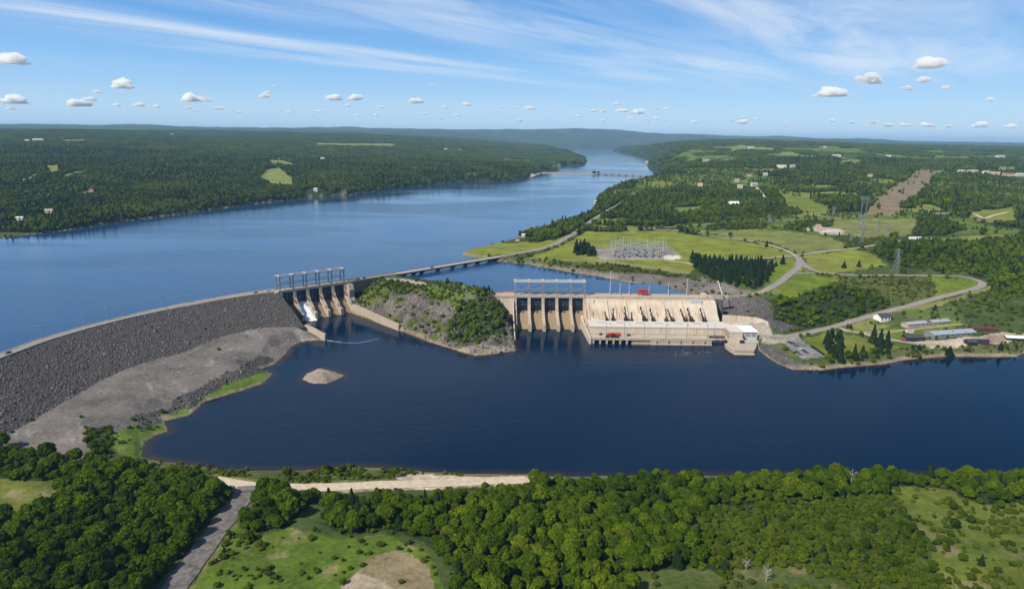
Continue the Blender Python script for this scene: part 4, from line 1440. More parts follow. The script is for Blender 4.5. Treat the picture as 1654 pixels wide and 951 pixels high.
# side wall towards the spillway
wall_strip([(75.5, 713, 14.0), (76.2, 703, 9.6), (77.4, 680, 8.2), (78.4, 660, 6.8), (78.6, 653.8, 6.6)], 2.2, ph, inv3, 'side_wall', M_concL)
# right end block with its buttress
PH(MB().prism([(738, 4), (738, 29.8), (724, 29.8), (716, 25), (711, 18), (703, 13.3), (700, 4)], PX1 + 0.05, PX1 + 15.0), 'end_block', M_concL)
PH(MB().box(PX1 + 1, PX1 + 6, 724.45, 731, 32.0, 36.5), 'gate_house', M_concL)
PH(MB().box(PX1 - 12, PX1 - 0.5, 719.2, 723.9, 25.5, 30.9), 'stair_block', M_steelL)
# control block at the right end
cb = MB()
cb.box(218.2, 230.2, 654.2, 676, 2, 13.9)
PH(cb, 'control_block', M_concL)
PH(MB().box(217.8, 230.6, 653.8, 676.4, 13.92, 14.5), 'control_roof', M_roofw)
m = MB()
for z in (7.0, 10.0):
    for k in range(4):
        PH(MB().box(218.13, 218.21, 657 + k * 4.6, 659.6 + k * 4.6, z, z + 1.8), 'window', M_glass)
PH(MB().box(230.7, 250, 668.2, 691.8, 2, 10.2), 'annex', M_concL)
PH(MB().box(230.65, 251, 667.2, 692.4, 10.22, 10.9), 'annex_roof', M_white)
m = MB()
for k in range(3):
    PH(MB().box(232.5 + k * 5.8, 236.9 + k * 5.8, 668.1, 668.19, 5.4, 9.0), 'roller_door', M_steel)
prow = [V3(1171, 556, 3.6), V3(1178, 561.5, 3.6), V3(1187, 566.5, 3.6), V3(1218, 567, 3.6), V3(1222, 559, 3.6), V3(1223, 549, 3.6), V3(1180, 549, 3.6)]
PH(MB().slab([(p.x, p.y) for p in prow], -3, 3.6), 'prow', M_conc)
PH(MB().slab([(p.x * 1.004 - 0.6, p.y - 1.2) for p in prow], -3, 0.7), 'prow_sill', M_concL)
wall_strip([(p.x, p.y, 4.9) for p in prow[:4]], 0.8, ph, inv3, 'prow_parapet', M_concL, z0=3.58)
PH(MB().box(224, 230, 649.5, 653.5, 3.62, 8.2), 'valve_house', M_concL)
PH(MB().box(226.2, 230.05, 649.42, 649.5, 4, 7.4), 'door', M_dark)
PH(MB().box(230.8, 247, 655, 668, 1.0, 4.6), 'quay', M_steelL)
# curved retaining wall behind the control block
rw = [V3(1167, 508.5, 15.5), V3(1185, 509.5, 15.5), V3(1205, 511, 15.3), V3(1222, 513, 15), V3(1233, 516, 14.4), V3(1239.5, 520.5, 13.4), V3(1241, 529, 9.0)]
o = wall_strip([(p.x, p.y, p.z) for p in rw], 1.6, None, None, 'retaining_wall', M_concL, z0=3)
tag(o, 'curved beige concrete retaining wall below the dark rock slope', 'retaining wall')

# ---- gear on the powerhouse
def transformer():
    e = empty('transformer', (0, 0, 0), 0, 'dark transformer with tall bushings standing against the stained penstock wall', 'transformer', 'transformers along the penstock wall')
    m = MB()
    m.box(-1.3, 1.3, -1.2, 1.2, 0, 2.6)
    m.box(-1.9, -1.35, -1.0, 1.0, 0.4, 2.3)
    m.box(1.35, 1.9, -1.0, 1.0, 0.4, 2.3)
    m.build('tank', M_black, parent=e)
    m = MB()
    for x, y, h in ((-0.5, 0.4, 3.4), (0.6, 0.2, 2.4)):
        for k in range(int(h / 0.7)):
            m.tube((x, y, 2.6 + k * 0.7), (x, y, 3.1 + k * 0.7), 0.55, 0.34, 6)
    m.build('bushing', M_black, parent=e)
    m = MB()
    rr_ = random.Random(5)
    for k in range(11):
        y = 3.4 + k * 1.25
        z = 0.63 * (y - 2.0) + 0.1
        w_ = rr_.uniform(0.25, 0.85) * (1.25 - k * 0.07)
        x = rr_.uniform(-0.35, 0.35)
        m.box(x - w_, x + w_, y - 0.5, y + 0.8, z - 0.6, z + rr_.uniform(0.5, 1.1))
    m.build('cable_duct', M_black, parent=e)
    return e


tproto = transformer()
for k, px in enumerate([980, 990, 1011, 1020, 1041, 1055, 1076, 1086, 1107, 1117, 1137.5]):
    o = tproto if k == 0 else copy_tree(tproto)
    d = ray(px, 522)
    o.location = (float(d[0] / d[1] * 695.5), 695.5, 13.26)
    o['category'] = 'transformer'
    s = (0.75, 1.0, 1.15, 0.7, 1.15, 1.0, 1.0, 0.95, 1.0, 1.1, 1.1)[k]
    o.scale = (s * 1.15, s, s)
    o.rotation_euler.z = random.uniform(-0.15, 0.15)


def light_pole(h=15, label='', group=None, mat=None):
    e = empty('light_pole', (0, 0, 0), 0, label, 'light pole', group)
    MB().tube((0, 0, 0), (0, 0, h), 0.34, 0.2, 7).build('pole', mat or M_steel, parent=e)
    m = MB()
    m.bar((0, 0, h - 0.1), (0, -2.0, h + 0.2), 0.14)
    m.box(-0.25, 0.25, -2.7, -1.8, h + 0.1, h + 0.35)
    m.build('lamp_head', M_steelL, parent=e)
    return e


pp_ = light_pole(15.5, 'tall grey lamp pole on the tailrace deck in front of the powerhouse', 'lamp poles on the tailrace deck')
for k, px in enumerate([979, 1008, 1040, 1075, 1109, 1142, 1153]):
    o = pp_ if k == 0 else copy_tree(pp_)
    d = ray(px, 549)
    o.location = (float(d[0] / d[1] * 660), 660, 5.42)
pd = light_pole(19, 'tall pale mast on the dam deck above the powerhouse', 'masts on the powerhouse deck', M_steelL)
for k, (px, h) in enumerate([(985, 27), (1001, 14), (1016, 12), (1079, 13), (1109, 20), (1048, 11)]):
    o = pd if k == 0 else copy_tree(pd)
    d = ray(px, 477)
    o.location = (float(d[0] / d[1] * 736), 736, CREST)
    o.scale = (1.3, 1.3, h / 19)
# crest poles
cp = light_pole(11, 'thin grey lamp pole along the crest road of the rockfill dam', 'lamp poles on the dam crest')
for k, (px, py, h) in enumerate([(76, 548, 11), (136, 526, 10), (184, 519, 12), (207, 512, 12), (267, 498, 7), (301, 490, 9), (336, 484, 8)]):
    p = P(px, py, CREST)
    i = int(np.argmin(((cre - p) ** 2).sum(1)))
    o = cp if k == 0 else copy_tree(cp)
    o.location = (float(cre[i, 0] - nrm[i, 0] * 9.9), float(cre[i, 1] - nrm[i, 1] * 9.9), CREST)
    o.scale = (0.8, 0.8, h / 11)
cp2 = light_pole(12, 'thin lamp pole beside the road between the left spillway and the bridge', 'lamp poles before the bridge')
for k, (px, py, h) in enumerate([(612, 444.5, 11), (631, 441.5, 15)]):
    p = V3(px, py, CREST)
    o = cp2 if k == 0 else copy_tree(cp2)
    o.location = (p.x, p.y + 5.0, CREST - 1)
    o.scale = (1, 1, h / 12)
# leaning derrick at the right end of the deck
p = V3(1167, 478.5, CREST)
e = empty('derrick', p, 0, 'leaning white derrick boom on the right end of the dam', 'derrick')
MB().bar((0, 0, 0), (-6, 0, 17), 0.7).build('boom', M_white, parent=e)
MB().box(-0.8, 0.8, -0.8, 0.8, 0, 1.6).build('base', M_steel, parent=e)
MB().bar((-6, 0, 17), (-7.6, 0, 16.2), 0.8, 0.5).build('jib', M_white, parent=e)
# red gantry carriage on the deck
d = ray(1039, 476)
e = empty('crane_carriage', (float(d[0] / d[1] * 735), 735, CREST), 0, 'red steel crane carriage on the dam deck above the powerhouse', 'crane')
m = MB()
for x in (-5, 0, 5):
    for y in (-2, 2):
        m.box(x - 0.3, x + 0.3, y - 0.3, y + 0.3, 0.6, 6)
for z in (2.6, 4.4, 5.9):
    m.box(-5.4, 5.4, -2.3, -1.9, z - 0.3, z + 0.3)
    m.box(-5.4, 5.4, 1.9, 2.3, z - 0.3, z + 0.3)
for x in (-5, 0):
    m.bar((x, -2, 1), (x + 5, -2, 5.6), 0.4)
m.build('frame', M_red, parent=e)
MB().box(-4.5, 2.5, -1.7, 1.7, 4.7, 6.9).build('winch_house', M_red, parent=e)
m = MB()
for x in (-5, 5):
    for y in (-2, 2):
        m.tube((x - 0.2, y - 0.15, 0.4), (x - 0.2, y + 0.15, 0.4), 0.4, n=8)
m.build('wheel', M_black, parent=e)
for k, (px, w_, lab) in enumerate([(803, 10, 'flat orange barrier panels stacked on the right spillway abutment'), (821, 11, 'taller orange barrier panels beside the hoist gantry')]):
    p = V3(px, 473.5, CREST)
    m = MB()
    for j in range(5):
        m.box(-w_ / 2 + j * w_ / 5, -w_ / 2 + (j + 0.9) * w_ / 5, -0.8 + 0.2 * (j % 2), 0.8, 0.1, 1.0 + 0.7 * k + 0.2 * (j % 3))
    tag(m.build('barrier_stack', M_orange, loc=(p.x, p.y, CREST)), lab, 'barrier')


# ---- vehicles
def car(label, color, van=False, group=None):
    e = empty('parked_car', (0, 0, 0), 0, label, 'car', group)
    mt = mat_simple('car_paint', color, 0.3, 0.1, 0.03)
    h = 1.95 if van else 1.45
    m = MB()
    m.prism([(-2.25, 0.35), (-2.3, 0.75), (-1.9, 0.95), (2.1, 0.98), (2.3, 0.8), (2.25, 0.35)], -0.9, 0.9)
    body = m.build('body', mt, parent=e)
    pr = [(-2.0, 0.96), (-1.5, h), (1.9, h), (2.1, 0.96)] if van else [(-1.15, 0.96), (-0.55, h), (1.1, h), (1.85, 0.96)]
    MB().prism(pr, -0.8, 0.8).build('cabin', M_glass, parent=e)
    MB().box(-0.78, 0.78, pr[1][0] + 0.05, pr[2][0] - 0.05, h + 0.002, h + 0.06).build('roof', mt, parent=e)
    for x in (-0.88, 0.88):
        for y in (-1.45, 1.45):
            MB().tube((x - 0.1, y, 0.34), (x + 0.1, y, 0.34), 0.34, n=10).build('wheel', M_tyre, parent=e)
    return e


cars = [(1275, 553.3, (0.03, 0.035, 0.05), 'navy car at the upper end of the car park'), (1280, 555.2, (0.02, 0.02, 0.024), 'black car next to the navy one in the car park'), (1287, 559, (0.08, 0.09, 0.1), 'dark grey car in the left row of the car park'),
        (1293.5, 564.4, (0.6, 0.6, 0.6), 'white car in the middle of the car park'), (1298, 566.7, (0.03, 0.03, 0.035), 'black car parked beside the white one'), (1302, 569.8, (0.05, 0.07, 0.11), 'blue car in the middle row of the car park'),
        (1287, 569.2, (0.03, 0.03, 0.03), 'black car on the river side of the car park'), (1293, 573.2, (0.14, 0.15, 0.16), 'mid grey car on the river side of the car park'), (1297, 577.2, (0.55, 0.55, 0.56), 'silver car nearest the river in the car park')]
for px, py, c_, lab in cars:
    x, y, z = hit(px, py)
    e = car(lab, c_)
    e.location = (x, y, z + 0.05)
    e.rotation_euler.z = R(62) + random.uniform(-0.05, 0.05)
for px, py, c_, lab, off, van in [(412, 473.2, (0.02, 0.02, 0.025), 'black car driving on the dam crest road', 3, False), (434, 471.3, (0.75, 0.75, 0.75), 'white van parked on the dam crest near the left spillway', 2.0, True), (18, 571, (0.04, 0.04, 0.05), 'dark car on the crest road at the left edge', 3.5, False)]:
    p = P(px, py, CREST)
    i = int(np.argmin(((cre - p) ** 2).sum(1)))
    e = car(lab, c_, van)
    e.location = (float(cre[i, 0] - nrm[i, 0] * off), float(cre[i, 1] - nrm[i, 1] * off), CREST + 0.16)
    e.rotation_euler.z = math.atan2(tan[i, 1], tan[i, 0]) - math.pi / 2
for px, lab, c_ in [(578, 'dark car on the road past the left spillway', (0.03, 0.03, 0.04)), (588, 'dark red car on the road past the left spillway', (0.12, 0.03, 0.03))]:
    q_ = V3(px, 455 - (px - 553) * 0.152, CREST)
    e = car(lab, c_)
    e.location = (q_.x, q_.y, CREST + 0.01)
    e.rotation_euler.z = spL.rotation_euler.z - math.pi / 2


# red service trucks on the tailrace deck
def truck(label, color):
    e = empty('service_truck', (0, 0, 0), 0, label, 'truck')
    MB().box(-4.6, 4.6, -1.2, 1.2, 0.8, 1.2).build('chassis', M_black, parent=e)
    m = MB()
    m.prism([(-1.2, 1.2), (-1.2, 3.0), (1.2, 3.0), (1.2, 1.2)], 2.8, 4.6)
    cb_ = m.build('cab', color, parent=e)
    MB().box(4.58, 4.63, -1.0, 1.0, 2.1, 2.8).build('windscreen', M_glass, parent=cb_)
    m = MB()
    m.box(-4.5, 2.5, -1.2, 1.2, 1.25, 2.2)
    m.bar((-4.0, 0, 2.4), (3.5, 0, 3.3), 0.7)
    m.build('crane_bed', color, parent=e)
    for x in (-3.4, -2.2, 3.5):
        for y in (-1.1, 1.1):
            MB().tube((x, y - 0.15, 0.5), (x, y + 0.15, 0.5), 0.5, n=10).build('wheel', M_tyre, parent=e)
    return e


for px, lab in ((987, 'left red service truck on the tailrace deck'), (995, 'right red service truck on the tailrace deck')):
    e = truck(lab, M_red)
    d = ray(px, 546)
    e.location = (float(d[0] / d[1] * 665), 665, 5.42)
for k, (px, dd, lab) in enumerate([(970, 668, 'small dark tool container at the left end of the tailrace deck'), (981, 659, 'low dark skid between the red trucks and the deck edge'), (993, 658.5, 'black machine skid in front of the red trucks'), (1015, 666, 'blue grey cabinet on the tailrace deck')]):
    d = ray(px, 546)
    m = MB()
    L_ = (3, 4, 9, 4)[k]
    m.box(-L_ / 2, L_ / 2, -1, 1, 0, 1.2)
    for j in range(3):
        m.box(-L_ / 2 + j * L_ / 3 + 0.2, -L_ / 2 + (j + 0.8) * L_ / 3, -0.7, 0.7, 1.2, 1.8 + 0.5 * ((j + k) % 2))
    tag(m.build('machine_skid', (M_dark, M_black, M_black, M_gate)[k], loc=(float(d[0] / d[1] * dd), dd, 5.42)), lab, 'machine')

# ---- bridge over the forebay channel
b0, b1 = V3(644, 441.5, CREST), V3(822, 411.8, 32.2)
bv = b1 - b0
br = empty('road_bridge', (b0.x, b0.y, 0), math.atan2(bv.y, bv.x), 'dark girder road bridge on hammerhead piers crossing the forebay channel', 'bridge')
BL = math.hypot(bv.x, bv.y)
MB().box(-2, BL + 4, -5.6, 5.6, CREST - 0.55, CREST + 0.02).build('deck', M_deck, parent=br)
for y in (-4.2, -1.4, 1.4, 4.2):
    MB().box(-2, BL + 3, y - 0.35, y + 0.35, CREST - 1.9, CREST - 0.56).build('girder', M_dark, parent=br)
for y in (-5.6, 5.35):
    m = MB()
    m.box(-2, BL + 4, y, y + 0.25, CREST + 0.03, CREST + 0.35)
    m.box(-2, BL + 4, y, y + 0.2, CREST + 0.8, CREST + 1.05)
    for k in range(int(BL / 4)):
        m.box(k * 4, k * 4 + 0.25, y, y + 0.2, CREST + 0.35, CREST + 0.8)
    m.build('railing', M_steel, parent=br)
for px in (651, 665, 677, 702.5, 727, 750, 773, 797):
    f = (px - 644) / (822 - 644.0)
    f = f * 0.92 / (1 - 0.08 * (1 - f)) if 0 < f < 1 else f
    x = BL * f
    m = MB()
    m.slab([(x - 1.6, -1.8), (x + 1.6, -1.8), (x + 1.6, 1.8), (x - 1.6, 1.8)], 18, CREST - 3.4)
    m.prism([(-1.9, CREST - 3.8), (-5.2, CREST - 2.3), (-5.2, CREST - 1.92), (5.2, CREST - 1.92), (5.2, CREST - 2.3), (1.9, CREST - 3.8)], x - 1.8, x + 1.8)
    m.build('bridge_pier', M_dark, parent=br)
MB().box(-4, 2.5, -5.4, 5.4, 24, CREST - 0.6).build('abutment', M_concD, parent=br)
MB().box(BL - 5, BL + 5, -6, 6, 22, CREST - 0.6).build('abutment', M_concD, parent=br)
e = car('dark car crossing the road bridge', (0.03, 0.03, 0.04))
e.location = b0 + bv * 0.27 + Vector((0, 0, 0.05))
e.rotation_euler.z = br.rotation_euler.z - math.pi / 2
# boat shed and pale boat on the island road
x, y, z = hit(679, 450.5)
m = MB()
pr = [(-1.8, 0), (-2.4, 1.4), (-1.6, 2.7), (1.6, 2.7), (2.4, 1.4), (1.8, 0)]
m.prism(pr, -5, 5)
m.prism([(-1.2, 0.3), (-1.4, 1.4), (-0.9, 2.3), (0.9, 2.3), (1.4, 1.4), (1.2, 0.3)], 5.01, 6.6)
tag(m.build('stored_boat', M_white, loc=(x, y, z + 0.2)), 'white covered boat parked by the gravel lane on the island', 'boat')
x, y, z = hit(691, 453)
tag(MB().box(-4, 4, -1.5, 1.5, 0, 1.2).box(-3, 2, -1.2, 1.2, 1.2, 1.7).build('trailer', M_metalroof, loc=(x, y, z + 0.1)), 'pale flat trailer beside the white boat', 'trailer')

# ---- far bridge and its causeway
c0, c1 = V3(962, 280.3, 31), V3(1064, 285.2, 31)
cv = c1 - c0
fb = empty('far_bridge', (c0.x, c0.y, 0), math.atan2(cv.y, cv.x), 'long low bridge far up the lake', 'bridge')
FL = math.hypot(cv.x, cv.y)
MB().box(0, FL, -5, 5, 30.0, 33).build('deck', M_concD, parent=fb)
for k in range(9):
    MB().box(FL * (k + 0.5) / 9 - 3, FL * (k + 0.5) / 9 + 3, -4, 4, 20, 30.4).build('bridge_pier', M_dark, parent=fb)
g0 = V3(874, 278.8, 29)
gv = c0 - g0
ca = math.atan2(gv.y, gv.x)
m = MB()
CLn = math.hypot(gv.x, gv.y)
for k in range(14):
    x0, x1 = CLn * k / 14, CLn * (k + 1) / 14 + 2
    w1 = 24 + 10 * math.sin(k * 1.9) + (10 if k < 6 else 0)
    m.prism([(-w1, 20), (-w1, 28.0), (-8, 31 - 0.02 * k), (8, 31 - 0.02 * k), (w1, 28.0), (w1, 20)], x0, x1)
o = m.build('causeway', mat_simple('causeway_gravel', (0.30, 0.25, 0.15), 0.95), loc=(g0.x, g0.y, 0))
o.rotation_euler.z = ca
tag(o, 'tan earth causeway reaching out to the far bridge', 'causeway', kind='structure')
for k, (f, w_, h_, lab) in enumerate([(0.975, 16, 6, 'larger dark lift house at the causeway end of the far bridge'), (1.05, 9, 5, 'smaller dark lift house on the far bridge')]):
    p = g0 + gv * f
    m = MB()
    m.box(-w_ / 2, w_ / 2, -8, 8, 24, 33 + h_)
    m.prism([(-9, 33 + h_), (0, 33 + h_ + 4), (9, 33 + h_)], -w_ / 2 - 1, w_ / 2 + 1)
    tag(m.build('lift_house', M_dark, loc=(p.x, p.y, 0)), lab, 'lift house')

# ================================================================== switchyard
def yard(px, py):
    x, y, z = hit(px, py)
    return Vector((x, y, z))


M_yard = mat_simple('galvanised_steel', (0.34, 0.36, 0.37), 0.5, 0.2)


def sw_gantry(label):
    e = empty('switchyard_gantry', (0, 0, 0), 0, label, 'gantry', 'steel gantries in the switchyard')
    W_, Hh = 13.0, 13.0
    for x in (-W_ / 2, W_ / 2):
        m = MB()
        for s in (-1, 1):
            m.bar((x, s * 1.6, 0), (x, s * 0.35, Hh + 3), 0.26)
        for k in range(5):
            z = 1.5 + k * 2.6
            w_ = 1.6 - 1.25 * z / (Hh + 3)
            m.bar((x, -w_, z), (x, w_ * 0.9, z + 2.0), 0.2)
        m.build('post', M_yard, parent=e)
    m = MB()
    for y in (-0.6, 0.6):
        for z in (Hh - 0.9, Hh + 0.3):
            m.box(-W_ / 2, W_ / 2, y - 0.13, y + 0.13, z - 0.13, z + 0.13)
    for k in range(8):
        x = -W_ / 2 + k * W_ / 8
        for y in (-0.6, 0.6):
            m.bar((x, y, Hh - 0.9), (x + W_ / 8, y, Hh + 0.3), 0.15)
    m.build('beam', M_yard, parent=e)
    m = MB()
    for x in (-4, 0, 4):
        for k in range(4):
            m.tube((x, 0, Hh - 1.4 - k * 0.6), (x, 0, Hh - 1.0 - k * 0.6), 0.3, 0.2, 6)
    m.build('insulator', M_gate, parent=e)
    return e


gp = sw_gantry('pale lattice gantry among the rows of the switchyard')
first = True
for r_i, py in enumerate((403.5, 407, 411, 415)):
    for c_i in range(6 if r_i < 3 else 5):
        o = gp if first else copy_tree(gp)
        first = False
        px = 992 + c_i * 15.2 + r_i * 2.2 + random.uniform(-1, 1)
        o.location = yard(px, py)
        o.scale.z = random.choice((0.8, 1.0, 1.0, 1.2))


def breaker(label):
    e = empty('circuit_breaker', (0, 0, 0), 0, label, 'breaker', 'blue grey breakers on the switchyard gravel')
    MB().box(-1.6, 1.6, -1, 1, 0, 1.8).build('cabinet', M_gate, parent=e)
    m = MB()
    for x in (-1.1, 0, 1.1):
        m.tube((x, 0, 1.8), (x, 0, 4.8), 0.3, 0.16, 6)
    m.build('bushing', M_steel, parent=e)
    return e


bp = breaker('squat blue grey circuit breaker with three bushings on the switchyard gravel')
first = True
for py in (404.5, 408.5, 412.5, 416):
    for c_i in range(7):
        o = bp if first else copy_tree(bp)
        first = False
        o.location = yard(996 + c_i * 12 + random.uniform(-4, 4), py + random.uniform(-0.6, 0.6))
        o.rotation_euler.z = random.choice((0, 0, 1.57))
mp = empty('lightning_mast', (0, 0, 0), 0, 'slim lightning mast rising above the switchyard', 'mast', 'lightning masts in the switchyard')
MB().tube((0, 0, 0), (0, 0, 15), 0.45, 0.28, 6).build('pole', M_steelL, parent=mp)
MB().tube((0, 0, 15), (0, 0, 23), 0.26, 0.1, 6).build('spike', M_steelL, parent=mp)
for k, (px, py, s) in enumerate([(994, 405, 0.9), (1006, 404, 1.0), (1018, 405, 0.95), (1045, 406, 1.0), (1070.5, 412, 1.25), (1057, 404, 0.85)]):
    o = mp if k == 0 else copy_tree(mp)
    o.location = yard(px, py)
    o.scale.z = s
m = MB()
cs = [yard(*p) for p in ((960, 401.3), (1084, 401.3), (1100, 418), (971.5, 420))]
for k in range(4):
    a, b = cs[k], cs[(k + 1) % 4]
    n = max(2, int((b - a).length / 4))
    for j in range(n):
        p = a + (b - a) * (j / n)
        m.box(p.x - 0.07, p.x + 0.07, p.y - 0.07, p.y + 0.07, p.z - 0.3, p.z + 2.4)
    for z in (0.5, 1.4, 2.3):
        m.bar(a + Vector((0, 0, z)), b + Vector((0, 0, z)), 0.08)
fo = m.build('wire_fence', M_steelL)
tag(fo, 'thin wire fence round the switchyard pad', 'fence')


# ================================================================== power line towers
def lattice_tower(h, label, group=None):
    e = empty('power_pylon', (0, 0, 0), 0, label, 'pylon', group)
    m = MB()
    w0, w1 = h * 0.13, h * 0.022
    def w_at(z):
        return w0 + (w1 - w0) * min(1, z / (h * 0.8))
    lv = [0, 0.2, 0.37, 0.5, 0.62, 0.72, 0.82, 0.9, 1.0]
    for i in range(8):
        z0, z1 = h * lv[i], h * lv[i + 1]
        a, b = w_at(z0), w_at(z1)
        for sx_ in (-1, 1):
            for sy in (-1, 1):
                m.bar((sx_ * a, sy * a, z0), (sx_ * b, sy * b, z1), 0.27)
        for s in (-1, 1):
            m.bar((-a, s * a, z0), (b, s * b, z1), 0.24)
            m.bar((a, s * a, z0), (-b, s * b, z1), 0.24)
            m.bar((s * a, -a, z0), (s * b, b, z1), 0.24)
    m.build('lattice_mast', M_steel, parent=e)
    for z, L_ in ((0.70, 0.20), (0.83, 0.26), (0.95, 0.17)):
        m = MB()
        for s in (-1, 1):
            m.bar((0, 0, h * z + 0.9), (s * h * L_, 0, h * z), 0.35)
            m.bar((0, 0, h * z - 0.6), (s * h * L_, 0, h * z), 0.35)
            m.tube((s * h * L_, 0, h * z), (s * h * L_, 0, h * z - 2.2), 0.18, n=5)
        m.build('crossarm', M_steel, parent=e)
    return e


def hframe(h, label):
    e = empty('power_pylon', (0, 0, 0), 0, label, 'pylon')
    for s in (-1, 1):
        m = MB()
        for t in (-0.6, 0.6):
            m.bar((s * h * 0.14 + t, 0, 0), (s * h * 0.14 + t * 0.5, 0, h), 0.5)
        for k in range(9):
            m.bar((s * h * 0.14 - 0.6, 0, h * k / 9), (s * h * 0.14 + 0.6, 0, h * (k + 1) / 9), 0.28)
        m.build('leg', M_steel, parent=e)
    m = MB()
    m.box(-h * 0.27, h * 0.27, -0.4, 0.4, h * 0.86, h * 0.89)
    m.box(-h * 0.27, h * 0.27, -0.4, 0.4, h * 0.93, h * 0.95)
    m.bar((-h * 0.14, 0, h * 0.55), (h * 0.14, 0, h * 0.86), 0.3)
    m.bar((h * 0.14, 0, h * 0.55), (-h * 0.14, 0, h * 0.86), 0.3)
    m.build('crossarm', M_steel, parent=e)
    return e


for px, py, top, kind, lab, rz in [(1447, 439.5, 406, 'l', 'large lattice pylon beside the road above the wooded slope', 0.5), (1394, 351, 321, 'h', 'tall twin leg pylon at the foot of the cleared strip', 0.3), (1386, 371, 352, 'l', 'left lattice pylon in the meadow behind the concrete ruins', 0.4),
                               (1393, 373.5, 357, 'l', 'slim lattice pylon next to the taller meadow pylon', 0.2), (1417, 373, 358, 'l', 'leaning looking lattice pylon right of the concrete ruins', 0.9), (1374, 390, 378, 'l', 'short lattice pylon near the straight pale lane', 0.3),
                               (1392, 393, 375, 'l', 'lattice pylon just above the straight pale lane', 0.5), (1411, 323, 314, 'h', 'twin leg pylon higher up the cleared strip', 0.2), (1346, 347, 335, 'l', 'lattice pylon by the field edge left of the cleared strip', 0.2),
                               (1242, 360, 347, 'l', 'small lattice pylon by the tan dirt road', 0.3), (1432, 372, 361, 'l', 'rightmost lattice pylon in the meadow below the cleared strip', 0.1), (1176, 405.5, 400, 'l', 'small mast right of the switchyard pad', 0.2)]:
    x, y, z = hit(px, py)
    h = (py - top) * math.hypot(x, y) / F * 1.02
    e = lattice_tower(h, lab) if kind == 'l' else hframe(h, lab)
    e.location = (x, y, z - 0.3)
    e.rotation_euler.z = rz


# ================================================================== buildings
def house(name, label, cat, w, l, h, rise, wallm, roofm, loc, rz, windows=0, door=False, group=None, over=0.5):
    e = empty(name, loc, rz, label, cat, group)
    MB().box(-l / 2, l / 2, -w / 2, w / 2, -1.5, h).build('wall', wallm, parent=e)
    m = MB()
    m.prism([(-w / 2 - over, h + 0.02), (0, h + rise), (w / 2 + over, h + 0.02), (w / 2 + over, h + 0.3), (0, h + rise + 0.3), (-w / 2 - over, h + 0.3)], -l / 2 - over, l / 2 + over)
    m.build('roof', roofm, parent=e)
    m = MB()
    m.prism([(-w / 2, h), (0, h + rise), (w / 2, h)], -l / 2 + 0.01, l / 2 - 0.01)
    m.build('gable', wallm, parent=e)
    for k in range(windows):
        x = -l / 2 + (k + 0.5) * l / windows
        MB().box(x - 0.7, x + 0.7, -w / 2 - 0.06, -w / 2 + 0.02, h * 0.35, h * 0.8).build('window', M_glass, parent=e)
    if door:
        MB().box(l * 0.3, l * 0.3 + 1.2, -w / 2 - 0.08, -w / 2 + 0.02, 0, 2.2).build('door', M_brick, parent=e)
    return e


def at(px, py):
    x, y, z = hit(px, py)
    return (x, y, z)


def span(p, q_):
    a, b = np.array(at(*p)), np.array(at(*q_))
    return (a + b) / 2, float(np.hypot(*(b - a)[:2])), float(math.atan2(b[1] - a[1], b[0] - a[0]))


c_, l_, rz = span((1463, 531.5), (1532, 518.5))
e = house('long_shed', 'upper long low shed with a pale metal roof on the grassy slope', 'shed', 9, l_, 2.6, 1.6, M_conc, M_metalroof, (c_[0], c_[1] + 3, c_[2]), rz, 10)
MB().box(-2.2, 2.2, -4.2, -0.5, 3.2, 4.6).build('dormer', M_brick, parent=e)
c_, l_, rz = span((1505, 547.5), (1573, 538.5))
e = house('long_shed', 'lower long shed with a wide pale metal roof beside the gravel yard', 'shed', 13, l_, 3.0, 2.0, M_steel, M_metalroof, (c_[0], c_[1] + 5, c_[2]), rz, 8)
MB().tube((0, -3, 4.0), (0, -3, 5.0), 1.0, 0.7, 8).build('vent', M_brick, parent=e)
x, y, z = at(1428, 519)
e = house('visitor_centre', 'dark roofed building with a white front wall by the road bend', 'building', 11, 13, 4.5, 3.2, M_white, M_slate, (x, y + 5, z), 0.25, 3, True)
MB().slab([(7 + 3.6 * math.cos(k * math.pi / 6), -1 + 3.6 * math.sin(k * math.pi / 6)) for k in range(12)], -1, 5.0).build('round_wing', M_brick, parent=e)
m = MB()
ring = [(7 + 4.4 * math.cos(k * math.pi / 6), -1 + 4.4 * math.sin(k * math.pi / 6), 5.02) for k in range(12)]
m.add(ring + [(7, -1, 8)], [(k, (k + 1) % 12, 12) for k in range(12)] + [tuple(range(11, -1, -1))])
m.build('cone_roof', M_slate, parent=e)
x, y, z = at(1478, 551.5)
e = house('workshop', 'dark slate roofed workshop with blue grey front at the end of the pale lane', 'workshop', 8, 19, 4.0, 2.2, M_dark, M_slate, (x, y + 4, z), 0.06, 4, True)
MB().box(-13, -9.6, -3.5, 2, -1, 3.2).build('lean_to', M_brick, parent=e)
x, y, z = at(1590, 535)
house('red_shed', 'low maroon roofed shed at the end of the lower long shed', 'shed', 7, 26, 2.4, 1.8, M_maroon, M_maroon, (x, y + 3, z), -0.05)
x, y, z = at(1577, 557.5)
e = house('boathouse', 'black roofed boathouse near the river edge of the gravel yard', 'boathouse', 7, 9, 3.2, 2.6, M_black, M_slate, (x - 5, y + 2, z), 0.12)
x, y, z = at(1584, 556.5)
house('barn', 'low dark barn with a maroon gable next to the black boathouse', 'barn', 7, 12, 2.6, 2.0, M_maroon, M_black, (x + 2, y + 3, z), -0.12)
x, y, z = at(1640, 549.5)
house('storage_hall', 'white roofed storage hall at the right edge of the gravel yard', 'hall', 9, 17, 2.6, 1.4, M_dark, M_white, (x, y + 3, z), -0.12)
x, y, z = at(1470, 536.8)
house('hut', 'small white hut below the upper long shed', 'hut', 4, 7, 2, 1.0, M_white, M_conc, (x, y + 1, z), 0.1)
